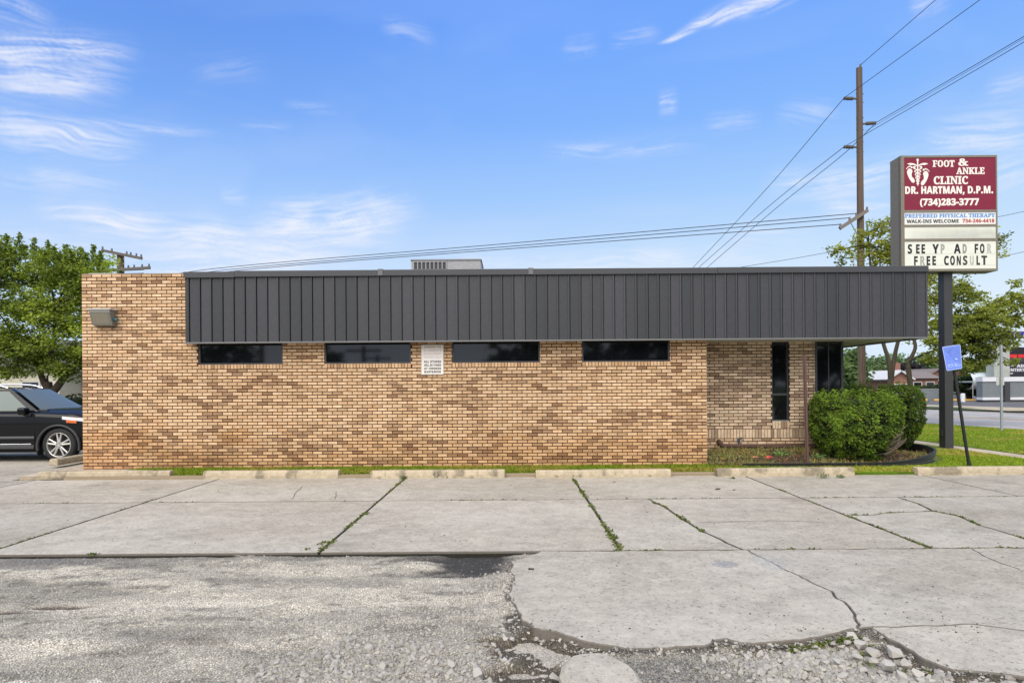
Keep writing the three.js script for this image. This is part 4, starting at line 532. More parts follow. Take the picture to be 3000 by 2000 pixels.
{
  const a = at(2843, 1363, 13.3), b = at(2790, 1040, 13.3), t = thing('parking_sign', 'leaning black post with a scratched blank blue sign plate', 'sign', V(a.x, 0, a.z)), d = V().subVectors(b.clone().setZ(a.z), V(a.x, 0, a.z)), lean = Math.atan2(-d.x, d.y);
  add(t, 'post', bar(V(0, -0.05, 0), V(d.x, d.y, 0), 0.03, 10), M([0.013, 0.013, 0.014], 0.5)); add(t, 'post_foot', bar(V(0, -0.05, 0), V(0, 0, 0).lerp(d, 0.07), 0.038, 10), M([0.02, 0.02, 0.02], 0.6));
  const tx = canvasTex(256, 360, (c, w, h) => { c.fillStyle = '#6b86d8'; c.fillRect(0, 0, w, h); const r = rng(4); for (let i = 0; i < 500; i++) { c.fillStyle = r() < 0.6 ? `rgba(150,175,245,${r() * 0.13})` : `rgba(60,80,180,${r() * 0.14})`; c.fillRect(r() * w, r() * h, 4 + r() * 60, 2 + r() * 9); } c.fillStyle = 'rgba(70,90,185,.55)'; for (const [x, y, ww, hh] of [[92, 52, 30, 12], [70, 78, 18, 26], [98, 100, 34, 8], [86, 128, 40, 7], [100, 150, 22, 6]]) c.fillRect(x, y, ww, hh); c.fillStyle = 'rgba(170,190,250,.75)'; for (let i = 0; i < 60; i++) c.fillRect(20 + r() * 210, 262 + r() * 60, 6 + r() * 26, 3 + r() * 9); c.fillStyle = '#d5def8'; c.fillRect(168, 196, 18, 14); c.fillRect(184, 204, 14, 12); c.strokeStyle = 'rgba(190,205,250,.9)'; c.lineWidth = 7; c.strokeRect(4, 4, w - 8, h - 8); });
  const s = new THREE.Shape(), W = 0.165, H = 0.235, R = 0.03; s.moveTo(-W + R, -H); s.lineTo(W - R, -H); s.quadraticCurveTo(W, -H, W, -H + R); s.lineTo(W, H - R); s.quadraticCurveTo(W, H, W - R, H); s.lineTo(-W + R, H); s.quadraticCurveTo(-W, H, -W, H - R); s.lineTo(-W, -H + R); s.quadraticCurveTo(-W, -H, -W + R, -H);
  const c = at(2787, 1048, 13.26), g = new THREE.ExtrudeGeometry(s, { depth: 0.004, bevelEnabled: false }); { const p = g.attributes.position, u = g.attributes.uv; for (let i = 0; i < p.count; i++) { u.setXY(i, p.getX(i) / (2 * W) + 0.5, p.getY(i) / (2 * H) + 0.5); p.setZ(i, p.getZ(i) + 0.045 + 0.02 * (p.getY(i) / H) * (p.getX(i) / W)); } g.computeVertexNormals(); }
  g.rotateZ(lean * 0.85); g.translate(c.x - a.x, c.y, c.z - a.z + 0.012); add(t, 'blue_plate', g, M([1, 1, 1], 0.5, { map: tx }));
}
// the clinic's big sign
{
  const t = thing('clinic_sign', 'tall two-post style cabinet sign of the foot clinic, red and white panels on a dark post'.replace('two-post style ', ''), 'sign', V(10.83, 0, -3.12));
  const X0 = 9.585 - 10.83, X1 = 11.955 - 10.83, Y0 = 4.43, Y1 = 7.27, ZF = -2.86 + 3.12, ZB = -3.33 + 3.12, W = X1 - X0, H = Y1 - Y0;
  const mb = M([0.25, 0.22, 0.17], 0.6, { map: rep(T_fine, 0.8) }), mp = M([0.05, 0.05, 0.052], 0.55, { map: rep(T_fine, 0.5) });
  add(t, 'post', rbox(-0.105, 0.105, -0.1, Y0 + 0.02, -0.135, 0.115, 0.008), mp); add(t, 'junction_box', rbox(-0.13, -0.105, 0.35, 0.52, -0.07, 0.03, 0.004), mp); add(t, 'base_plate', rbox(-0.2, 0.2, -0.06, 0.065, -0.23, 0.21, 0.01), M([0.2, 0.17, 0.13], 0.9));
  // yz: panels as fractions of the face, from the top
  const u = (px) => X0 + (px - 345) / 1033 * W, v = (py) => Y1 - (py - 128) / 1227 * H, cuts = [[150, 706], [731, 860], [884, 1009], [1037, 1330]];
  const bars = [box(X0, X1, Y1 - 0.012, Y1, ZB, ZF), box(X0, X1, Y0, Y0 + 0.012, ZB, ZF), box(X0 + 0.012, u(382), Y0 + 0.012, Y1 - 0.012, ZF - 0.05, ZF), box(u(1363), X1 - 0.012, Y0 + 0.012, Y1 - 0.012, ZF - 0.05, ZF)];
  let y = 128; for (const [a, b] of [...cuts, [1355, 1355]]) { const hi = y === 128 ? Y1 - 0.012 : v(y), lo = a === 1355 ? Y0 + 0.012 : v(a); bars.push(box(u(382), u(1363), lo, hi, ZF - 0.05, ZF)); y = b; }
  add(t, 'cabinet', merge([box(X0, X0 + 0.012, Y0 + 0.012, Y1 - 0.012, ZB, ZF), box(X1 - 0.012, X1, Y0 + 0.012, Y1 - 0.012, ZB, ZF), box(X0 + 0.012, X1 - 0.012, Y0 + 0.012, Y1 - 0.012, ZB, ZB + 0.02)]), mb);
  add(t, 'face_frame', merge(bars), mb); for (const z of [ZF - 0.085, ZF - 0.03]) add(t, 'side_seam', box(X0 - 0.006, X0 - 0.0005, Y0, Y1, z, z + 0.012), M([0.11, 0.095, 0.075], 0.6));
  const panel = (i, tx, label) => { const [a, b] = cuts[i], x0 = u(382), x1 = u(1363), y0 = v(b), y1 = v(a), g = new THREE.PlaneGeometry(x1 - x0, y1 - y0); g.translate((x0 + x1) / 2, (y0 + y1) / 2, ZF - 0.012); add(t, 'panel_body', box(x0, x1, y0, y1, ZF - 0.04, ZF - 0.0145), mb); return add(t, 'sign_panel', g, M([1, 1, 1], 0.5, { map: tx, physical: true, ior: 1.4 }), label); };
  const K = 2, X = (x) => (x - 382) * K, B = 'bold # sans-serif', SB = 'bold # serif', cream = '#ebe6da';
  const paper = (c, w, h, col) => { c.fillStyle = col; c.fillRect(0, 0, w, h); const r = rng(w + h); for (let i = 0; i < 300; i++) { c.fillStyle = `rgba(120,118,100,${r() * 0.012})`; c.fillRect(r() * w, r() * h, 20 + r() * 200, 10 + r() * 60); } };
  panel(0, canvasTex(1962, 1112, (c, w, h) => {
    c.fillStyle = '#7e2038'; c.fillRect(0, 0, w, h); const r = rng(3); for (let i = 0; i < 400; i++) { c.fillStyle = `rgba(${r() < 0.5 ? '60,10,30' : '160,60,90'},${r() * 0.04})`; c.fillRect(r() * w, r() * h, 30 + r() * 200, 20 + r() * 100); }
    const Y = (y) => (y - 150) * K, f = (s, x0, x1, top, base, font) => { fit(c, s, X(x0), Y(base), (x1 - x0) * K, (base - top) * K, font, cream); c.save(); c.restore(); };
    f('FOOT', 690, 925, 180, 246, SB); f('&', 962, 1070, 163, 236, SB); f('ANKLE', 945, 1248, 258, 325, SB); f('CLINIC', 697, 1070, 350, 430, SB); f('DR. HARTMAN, D.P.M.', 388, 1340, 455, 530, B); f('(734)283-3777', 550, 1185, 585, 655, B);
    c.fillStyle = c.strokeStyle = cream; c.lineCap = 'round'; c.lineJoin = 'round';
    // winged staff with two snakes
    const px = (x, y) => [X(x), Y(y)], path = (pts, close) => { c.beginPath(); pts.forEach((q, i) => { const [a, b] = px(q[0], q[1]); if (!i) c.moveTo(a, b); else if (q.length === 2) c.lineTo(a, b); else { const [d, e] = px(q[2], q[3]); c.quadraticCurveTo(a, b, d, e); } }); if (close) c.closePath(); };
    c.beginPath(); c.arc(...px(530, 172), 13 * K, 0, 7); c.fill(); path([[523, 180], [537, 180], [535, 445], [525, 445]], 1); c.fill();
    path([[528, 232], [470, 188, 415, 215], [440, 222, 452, 228], [490, 222, 512, 236], [528, 242]], 1); c.fill(); path([[532, 232], [590, 188, 644, 215], [620, 222, 608, 228], [570, 222, 548, 236], [532, 242]], 1); c.fill();
    c.lineWidth = 11 * K; for (const s of [-1, 1]) { c.beginPath(); for (let i = 0; i <= 80; i++) { const tt = i / 80, yy = 262 + tt * 165, a = 40 * (1 - 0.78 * tt), [qx, qy] = px(530 + s * a * Math.cos(tt * 15.7), yy); i ? c.lineTo(qx, qy) : c.moveTo(qx, qy); } c.lineWidth = 9 * K; c.stroke(); c.beginPath(); c.arc(...px(530 + s * 34, 252), 15 * K, 0, 7); c.fill(); }
    c.fillStyle = '#7e2038'; for (const s of [-1, 1]) { c.beginPath(); c.arc(...px(530 + s * 26, 256), 5 * K, 0, 7); c.fill(); } c.fillStyle = cream;
    // two soles with toes
    for (const s of [-1, 1]) { const q = (x, y) => [530 + s * x, y + (s > 0 ? 28 : 0)]; path([[...q(92, 262)], [...q(122, 285), ...q(112, 318)], [...q(96, 372), ...q(62, 410)], [...q(34, 425), ...q(32, 392)], [...q(38, 370), ...q(62, 352)], [...q(70, 330), ...q(58, 300)], [...q(52, 270), ...q(92, 262)]], 1); c.fill(); [[64, 250, 11], [82, 240, 8], [97, 244, 7], [109, 252, 6.5], [119, 264, 6]].forEach(([x, y, rr]) => { const [a, b] = px(...q(x, y)); c.beginPath(); c.arc(a, b, rr * K, 0, 7); c.fill(); }); }
  }), 'dark red panel with white clinic lettering, winged staff and two footprints');
  panel(1, canvasTex(1962, 258, (c, w, h) => { paper(c, w, h, '#e4e3dc'); const Y = (y) => (y - 731) * K; fit(c, 'PREFERRED PHYSICAL THERAPY', X(388), Y(786), 966 * K, 40 * K, SB, '#4f86c8'); fit(c, 'WALK-INS WELCOME', X(408), Y(842), 560 * K, 36 * K, B, '#3b3b3d'); fit(c, '734-246-4418', X(1004), Y(842), 344 * K, 38 * K, B, '#a8433f'); }), 'white panel with blue, black and red lettering');
  panel(2, canvasTex(512, 66, (c, w, h) => paper(c, w, h, '#e0e1d2')), 'blank off white panel');
  panel(3, canvasTex(1962, 586, (c, w, h) => {
    paper(c, w, h, '#e0e1d4'); const Y = (y) => (y - 1037) * K; c.fillStyle = 'rgba(90,90,80,.55)'; for (const y of [1168, 1292]) c.fillRect(X(390), Y(y), 965 * K, 4); c.fillStyle = 'rgba(110,110,95,.35)'; for (const y of [1062, 1180]) c.fillRect(X(390), Y(y), 965 * K, 3);
    const L = (s, x0, x1, top, base, a) => fit(c, s, X(x0), Y(base), (x1 - x0) * K, (base - top) * K, B, `rgba(40,36,38,${a})`);
    [['S', 415, 466, 0.95], ['E', 500, 548, 0.95], ['E', 558, 606, 0.95], ['Y', 684, 748, 1], ['P', 764, 815, 0.32], ['A', 914, 982, 1], ['D', 1000, 1052, 0.4], ['F', 1128, 1174, 0.95], ['O', 1188, 1242, 0.95], ['R', 1262, 1312, 0.22]].forEach(([s, a, b, k]) => L(s, a, b, 1070, 1164, k));
    [['F', 478, 526, 0.95], ['R', 544, 598, 0.3], ['E', 612, 660, 0.95], ['E', 674, 722, 0.95], ['C', 802, 858, 1], ['O', 868, 924, 1], ['N', 936, 990, 0.95], ['S', 1004, 1058, 0.8], ['U', 1078, 1128, 0.22], ['L', 1146, 1192, 0.85], ['T', 1206, 1266, 0.9]].forEach(([s, a, b, k]) => L(s, a, b, 1195, 1288, k));
  }), 'changeable letter panel with black and faded letters');
}

// ---------------------------------------------------------------- utility poles and wires
const mPole = M([0.27, 0.205, 0.165], 0.95, { map: rep(T_wood, 1.2), bumpMap: rep(T_fineB, 0.4), bumpScale: 0.01 }), mWire = M([0.04, 0.05, 0.07], 0.6), mArm = M([0.13, 0.11, 0.095], 0.9), mIns = M([0.1, 0.1, 0.11], 0.4);
const settle = (t) => { for (const m of t.children) m.position.sub(t.position); };
function insulatorArm(t, a, b) { const d = V().subVectors(b, a), L = d.length(), pr = [[0, 0], [0.045, 0], [0.045, L * 0.3]]; for (let i = 0; i < 6; i++) { const y = L * (0.33 + i * 0.095); pr.push([0.05, y], [0.085, y + L * 0.015], [0.085, y + L * 0.035], [0.05, y + L * 0.05]); } pr.push([0.04, L * 0.93], [0.085, L * 0.95], [0.085, L], [0, L + 0.04]); const g = new THREE.LatheGeometry(pr.map(([x, y]) => new THREE.Vector2(x, y)), 12); g.applyQuaternion(new THREE.Quaternion().setFromUnitVectors(V(0, 1, 0), d.normalize())); g.translate(a.x, a.y, a.z); add(t, 'insulator_arm', g, mArm); }
{
  const D = 32, t = thing('utility_pole', 'tall brown wooden utility pole with three insulator arms, left of the clinic sign', 'utility pole', at(2526, 1125, 32).setY(0)), foot = at(2526, 1125, D).setY(0), top = at(2518, 199, D);
  const g = new THREE.CylinderGeometry(0.135, 0.18, top.y, 14, 10); g.translate(0, top.y / 2, 0); const p = g.attributes.position; for (let i = 0; i < p.count; i++) { const k = p.getY(i) / top.y; p.setX(i, p.getX(i) + lerp(foot.x, top.x, k)); p.setZ(i, p.getZ(i) + foot.z); } add(t, 'pole', g, mPole);
  for (const [x0, y0, x1, y1] of [[2512, 289, 2474, 288], [2524, 363, 2566, 360], [2514, 431, 2474, 430]]) insulatorArm(t, at(x0, y0, D), at(x1, y1, D));
  const A = at(2461, 669, D - 0.25), B = at(2543, 616, D - 0.25), d = V().subVectors(B, A); const beam = new THREE.BoxGeometry(d.length(), 0.16, 0.12); beam.rotateZ(Math.atan2(d.y, d.x)); beam.translate((A.x + B.x) / 2, (A.y + B.y) / 2, A.z); add(t, 'crossarm', beam, M([0.2, 0.17, 0.15], 0.9));
  add(t, 'brace', merge([bar(at(2492, 650, D - 0.3), at(2514, 690, D - 0.2), 0.02, 6)]), mArm); for (const [x, y] of [[2510, 628], [2490, 641], [2463, 660], [2541, 611]]) add(t, 'pin_insulator', bar(at(x, y + 6, D - 0.25), at(x, y - 5, D - 0.25), 0.06, 8, 0.04), mIns);
  add(t, 'top_insulator', bar(at(2521, 203, D), at(2522, 188, D), 0.05, 8), mIns); const bolts = []; for (const y of [275, 300, 345, 380, 415, 445]) bolts.push(bar(at(2509, y, D), at(2531, y, D), 0.02, 6)); add(t, 'through_bolt', merge(bolts), mIns); settle(t);
}
{
  const D = 45, t = thing('utility_pole', 'weathered utility pole with two tilted crossarms behind the brick end wall', 'utility pole', at(352, 742, 45).setY(0)), top = at(352, 742, D); add(t, 'pole', bar(top.clone().setY(0), top, 0.26, 12, 0.21), mPole);
  for (const [x0, y0, x1, y1] of [[297, 733, 415, 757], [271, 795, 439, 784]]) { const a = at(x0, y0, D - 0.3), b = at(x1, y1, D - 0.3), d = V().subVectors(b, a), g = new THREE.BoxGeometry(d.length(), 0.17, 0.14); g.rotateZ(Math.atan2(d.y, d.x)); g.translate((a.x + b.x) / 2, (a.y + b.y) / 2, a.z); add(t, 'crossarm', g, mArm); for (const k of [0.02, 0.25, 0.62, 0.72, 0.86, 0.98]) { const q = a.clone().lerp(b, k); add(t, 'pin_insulator', bar(q, V(q.x, q.y + 0.26, q.z), 0.07, 8, 0.05), mIns); } }
  settle(t);
}
function wire(label, pts, r = 0.012, sag = 0) { const v = pts.map(([x, y, d]) => at(x, y, d)); if (pts[pts.length - 1][0] >= 3000) { const q = v[v.length - 1]; v.push(q.clone().add(V().subVectors(q, v[v.length - 2]).multiplyScalar(1.6))); } if (v.length === 2) { const m = v[0].clone().lerp(v[1], 0.5); m.y -= sag; v.splice(1, 0, m); } tag(add(scene, 'power_line', tube(v, r, 5, 40), mWire), label, 'power line'); }
wire('topmost wire rising steeply from the tip of the tall pole out of the picture', [[2522, 190, 32], [3000, -224, 24]], 0.014);
wire('wire from the upper left insulator arm rising past the pole to the right', [[2472, 288, 32], [3385, -371, 20]], 0.014);
wire('wire from the right insulator arm rising to the right edge', [[2566, 360, 32], [3385, -117, 20]], 0.014); wire('wire from the lower left insulator arm crossing the pole towards the right edge', [[2474, 430, 32], [2530, 397, 31.4], [3385, -100, 20]], 0.013);
wire('thin wire just under the one from the right insulator arm', [[2535, 385, 31], [3385, -112, 20]], 0.007);
wire('wire running down left from the upper left insulator arm to the roof', [[2472, 289, 32], [2265, 532, 38], [1972, 846, 50]], 0.016); wire('left one of two close wires running down left from the pole to the roof', [[2472, 431, 32], [2270, 590, 38], [1974, 848, 50]], 0.016); wire('right one of two close wires running down left from the pole to the roof', [[2566, 361, 32], [2485, 440, 34], [2285, 601, 39], [1995, 850, 50]], 0.016);
wire('upper of the three long low wires from the wooden crossarm to the left', [[2510, 625, 32], [1500, 712, 38], [582, 792, 44], [430, 818, 45]], 0.02); wire('middle of the three long low wires from the wooden crossarm to the left', [[2490, 638, 32], [1500, 721, 38], [655, 791, 44], [440, 820, 45]], 0.02); wire('lowest of the three long low wires from the wooden crossarm to the left', [[2463, 657, 32], [1500, 728, 38], [690, 793, 44], [450, 824, 45]], 0.02);
wire('single thin wire slanting up behind the yellow green tree and the sign', [[2150, 786, 42], [2421, 740, 41], [3060, 607, 38]], 0.014); wire('short wire at the right edge beside the letter panel', [[2700, 805, 40], [3060, 724, 38]], 0.014);
wire('upper of two wires crossing the green tree on the left', [[-80, 845, 26], [238, 800, 28], [420, 790, 30]], 0.016, 0); wire('lower of two wires crossing the green tree on the left', [[-80, 857, 26], [238, 808, 28], [420, 800, 30]], 0.016, 0);

// ---------------------------------------------------------------- trees
const mBark = M([0.10, 0.08, 0.06], 1, { map: rep(T_wood, 0.8), bumpMap: rep(T_fineB, 0.4), bumpScale: 0.02 });
function limb(a, b, r0, r1, bend, r) { const m = a.clone().lerp(b, 0.5).add(V((r() - 0.5) * bend, (r() - 0.2) * bend * 0.5, (r() - 0.5) * bend)), c = new THREE.CatmullRomCurve3([a, m, b]), N = 8, R = 8, g = new THREE.TubeGeometry(c, N, 1, R), p = g.attributes.position; for (let i = 0; i <= N; i++) { const o = c.getPointAt(i / N), k = lerp(r0, r1, i / N); for (let j = 0; j <= R; j++) { const q = i * (R + 1) + j; p.setXYZ(q, o.x + (p.getX(q) - o.x) * k, o.y + (p.getY(q) - o.y) * k, o.z + (p.getZ(q) - o.z) * k); } } return g; }
// clumps: centre, radii; leaves gather in small tufts inside each
function tree(label, category, trunks, clumps, n, size, lo, hi, seed, o = {}) {
  const r = rng(seed), base = trunks[0][0], t = thing('tree', label, category || 'tree', V(base.x, 0, base.z), 0, o.group), loc = (v) => V(v.x - base.x, v.y, v.z - base.z), br = [], l = [];
  for (const [a, b, r0, r1] of trunks) br.push(limb(loc(a), loc(b), r0, r1, 0.3, r));
  const ends = trunks.map((q) => loc(q[1])), vol = clumps.map((c) => c.r.x * c.r.y * c.r.z), tot = vol.reduce((a, b) => a + b, 0);
  clumps.forEach((c, ci) => {
    const cc = loc(c.c); const e = ends.reduce((a, b) => b.distanceTo(cc) < a.distanceTo(cc) ? b : a); if (e.distanceTo(cc) > 0.2 && e.distanceTo(cc) < 9) br.push(limb(e, cc, o.br ?? 0.06, 0.015, 0.6, r));
    const m = Math.round(n * vol[ci] ** 0.8 / vol.reduce((a, b) => a + b ** 0.8, 0)), tufts = Math.max(3, Math.round(m / (o.tuft ?? 26)));
    for (let k = 0; k < tufts; k++) {
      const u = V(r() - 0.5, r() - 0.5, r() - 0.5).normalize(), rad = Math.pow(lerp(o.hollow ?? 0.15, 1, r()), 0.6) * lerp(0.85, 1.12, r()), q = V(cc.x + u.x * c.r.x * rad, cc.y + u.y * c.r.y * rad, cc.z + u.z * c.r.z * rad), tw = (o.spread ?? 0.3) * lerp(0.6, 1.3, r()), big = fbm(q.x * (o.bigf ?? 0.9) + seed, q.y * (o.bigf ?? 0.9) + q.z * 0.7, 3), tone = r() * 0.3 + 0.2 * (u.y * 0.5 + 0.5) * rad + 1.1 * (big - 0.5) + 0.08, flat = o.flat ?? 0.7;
      if (o.gap && fbm(q.x * 1.5 + 7, q.y * 1.5 + q.z * 0.8 + 3, 3) < o.gap) continue;
      if (r() < 0.10 && q.distanceTo(cc) < 3) br.push(bar(cc, q, 0.012, 4, 0.006));
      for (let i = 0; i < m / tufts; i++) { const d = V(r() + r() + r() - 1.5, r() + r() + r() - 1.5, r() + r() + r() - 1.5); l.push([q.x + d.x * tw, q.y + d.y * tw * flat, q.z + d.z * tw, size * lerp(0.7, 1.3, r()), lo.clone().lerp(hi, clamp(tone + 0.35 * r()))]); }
    }
  });
  for (const s of o.spires ?? []) { const q = loc(s.c); for (let i = 0; i < s.n; i++) { const k = r(), w = s.w * (1 - 0.75 * k); l.push([q.x + (r() + r() - 1) * w, q.y + k * s.h, q.z + (r() + r() - 1) * w, size * lerp(0.7, 1.2, r()), lo.clone().lerp(hi, 0.2 + 0.4 * r())]); } br.push(bar(V(q.x, q.y - 0.6, q.z), V(q.x, q.y + s.h * 0.95, q.z), 0.02, 5, 0.006)); }
  add(t, 'trunk', merge(br), o.bark ?? mBark); leaves(t, 'crown', l, mLeaf); return t;
}
const C = (px, py, rx, ry, d, dz = 1) => ({ c: at(px, py, d), r: V(rx * d / F, ry * d / F, Math.max(rx, ry) * d / F * dz) });
{ // big tree on the left, behind the car
  const d = 27, r = rng(90), cl = [C(60, 850, 150, 120, d), C(190, 860, 130, 110, d), C(-60, 860, 150, 150, d), C(110, 960, 160, 110, d), C(-40, 1010, 140, 80, d), C(215, 1000, 110, 90, d), C(60, 1040, 110, 50, d), C(200, 1055, 70, 45, d), C(290, 850, 90, 75, d), C(320, 960, 110, 110, d), C(130, 780, 130, 60, d), C(-20, 760, 90, 60, d), C(235, 800, 110, 50, d), C(-160, 900, 140, 170, d), C(20, 1085, 60, 22, d), C(330, 1050, 80, 60, d), C(300, 790, 60, 36, d), C(150, 1082, 60, 20, d), C(215, 1090, 40, 20, d), C(45, 1090, 50, 16, d)];
  const sp = [[0, 715, 55], [18, 700, 45], [55, 690, 50], [98, 705, 45], [72, 722, 25], [120, 735, 30], [140, 715, 42], [156, 728, 25], [190, 722, 45], [205, 740, 25], [235, 730, 40], [272, 722, 45], [250, 745, 25], [-30, 690, 50], [295, 740, 30], [-60, 700, 50], [35, 730, 30], [170, 745, 30], [220, 752, 25], [285, 752, 25]].map(([x, y, h]) => ({ c: at(x, y + h * 1.2, d + (r() - 0.5) * 2), h: h * 1.35 * d / F, w: 0.19, n: 170 }));
  tree('broad dense green tree with upright shoots behind the black car', 'tree', [[at(150, 1250, d).setY(0), at(138, 1120, d), 0.22, 0.17], [at(138, 1140, d), at(112, 1060, d), 0.14, 0.08], [at(145, 1160, d), at(205, 1080, d), 0.17, 0.11], [at(205, 1090, d), at(250, 1040, d), 0.12, 0.06], [at(110, 1070, d), at(50, 1030, d), 0.1, 0.05], [at(130, 1080, d), at(160, 930, d), 0.12, 0.05]], cl, 62000, 0.125, rgb(0.045, 0.085, 0.012), rgb(0.50, 0.62, 0.075), 91, { spread: 0.30, hollow: 0.3, spires: sp, tuft: 60, br: 0.05, gap: 0.34 });
}
{ // trees at the road, behind the sign
  const d = 28, lo = rgb(0.09, 0.12, 0.018), hi = rgb(0.62, 0.63, 0.10), bark = M([0.13, 0.115, 0.085], 1, { map: rep(T_wood, 0.8) });
  tree('loose yellow green tree between the utility pole and the sign', 'tree', [[at(2612, 1130, d).setY(0), at(2610, 1110, d), 0.14, 0.12], [at(2610, 1115, d), at(2590, 1010, d), 0.10, 0.075], [at(2612, 1115, d), at(2632, 1000, d), 0.10, 0.075], [at(2590, 1010, d), at(2545, 720, d), 0.08, 0.03], [at(2632, 1000, d), at(2660, 800, d), 0.09, 0.04]],
    [C(2475, 748, 40, 34, d), C(2450, 735, 28, 18, d), C(2520, 700, 36, 42, d), C(2560, 665, 40, 30, d), C(2600, 665, 42, 34, d), C(2560, 750, 60, 45, d), C(2600, 730, 50, 60, d), C(2645, 790, 60, 120, d), C(2680, 850, 60, 90, d), C(2740, 800, 70, 90, d), C(2740, 900, 50, 60, d), C(2945, 700, 18, 30, d), C(2930, 730, 22, 26, d), C(2955, 690, 16, 12, d), C(2700, 700, 120, 80, d), C(2820, 720, 90, 90, d), C(2690, 985, 50, 26, d), C(2745, 960, 50, 30, d)], 15000, 0.12, lo, hi, 101, { spread: 0.22, bark, flat: 0.6, tuft: 20, br: 0.035 });
  tree('loose green tree reaching over the lawn behind the sign post and the blue sign', 'tree', [[at(2662, 1130, d - 1).setY(0), at(2660, 1060, d - 1), 0.11, 0.095], [at(2660, 1065, d - 1), at(2678, 990, d - 1), 0.085, 0.06], [at(2678, 995, d - 1), at(2760, 950, d - 1), 0.06, 0.03], [at(2662, 1060, d - 1), at(2760, 1020, d - 2), 0.05, 0.03], [at(2760, 1020, d - 2), at(2860, 985, d - 2), 0.035, 0.02]],
    [C(2760, 1010, 50, 34, d - 2), C(2800, 850, 56, 32, d - 2), C(2850, 870, 40, 22, d - 2), C(2800, 960, 80, 50, d - 2), C(2860, 1000, 80, 60, d - 2), C(2900, 960, 60, 60, d - 2), C(2860, 920, 60, 36, d - 2), C(2940, 900, 46, 30, d - 2), C(2985, 880, 34, 40, d - 2), C(2960, 1000, 28, 34, d - 2), C(2835, 1070, 50, 26, d - 2), C(2790, 1060, 30, 24, d - 2), C(2980, 830, 22, 14, d - 2), C(2900, 1055, 40, 16, d - 2), C(2965, 1058, 24, 12, d - 2), C(3060, 900, 60, 70, d - 2), C(2730, 1050, 34, 20, d - 2), C(2970, 940, 30, 30, d - 2)], 17000, 0.115, lo, rgb(0.46, 0.51, 0.08), 102, { spread: 0.2, bark, flat: 0.5, tuft: 20, br: 0.02 });
}
{ // distant trees on the right
  const far = (px, py, rx, ry, d, label, seed, lo, hi) => { const c = at(px, py, d); tree(label, 'tree', [[c.clone().setY(0), c, 0.3, 0.15]], [C(px, py, rx, ry, d, 0.7), C(px - rx * 0.5, py + ry * 0.25, rx * 0.6, ry * 0.7, d, 0.7), C(px + rx * 0.5, py + ry * 0.2, rx * 0.6, ry * 0.7, d, 0.7), C(px, py + ry * 0.6, rx, ry * 0.5, d, 0.7)], 2600, 0.5, lo, hi, seed, { spread: 0.8 }); };
  const lo = rgb(0.06, 0.11, 0.045), hi = rgb(0.24, 0.36, 0.11), lo2 = rgb(0.10, 0.16, 0.085), hi2 = rgb(0.30, 0.42, 0.18);
  far(2505, 1075, 26, 56, 80, 'distant green tree just left of the tall pole foot, beyond the road', 111, lo, hi); far(2470, 1095, 30, 40, 78, 'distant dark green tree right beside the black glass corner', 112, lo, hi); far(2565, 1085, 34, 48, 95, 'distant pale green tree right of the tall pole foot', 113, lo2, hi2); far(2640, 1070, 40, 40, 110, 'hazy far tree behind the multi stemmed trunks', 114, lo2, hi2); far(2730, 1065, 50, 36, 112, 'hazy far tree behind the brown roofs', 115, lo2, hi2); far(2820, 1075, 50, 36, 112, 'hazy far tree behind the pale awning', 116, lo2, hi2); far(2660, 1080, 30, 14, 100, 'dark purple leaved tree behind the house chimney', 117, rgb(0.03, 0.025, 0.03), rgb(0.07, 0.06, 0.065)); far(2845, 1125, 28, 14, 64, 'dark green shrub between the pale awning and the grey wall', 118, rgb(0.015, 0.03, 0.012), rgb(0.06, 0.10, 0.035)); far(2895, 1085, 40, 24, 105, 'hazy far tree behind the grey pylon', 119, lo2, hi2);
  const hd = at(2738, 1137, 69), hedge = thing('hedge', 'low dark clipped hedge before the brown roofed house', 'hedge', V(hd.x, 0, hd.z)), r = rng(8), l = []; for (let i = 0; i < 900; i++) l.push([lerp(-1.6, 1.6, r()), lerp(0.5, 1.45, Math.sqrt(r())), lerp(-0.5, 0.5, r()), 0.22, rgb(0.03, 0.06, 0.02).lerp(rgb(0.09, 0.14, 0.05), r())]); leaves(hedge, 'foliage', l); add(hedge, 'inner_growth', rbox(-1.5, 1.5, 0, 1.3, -0.4, 0.4, 0.1), M([0.02, 0.03, 0.012], 1));
}
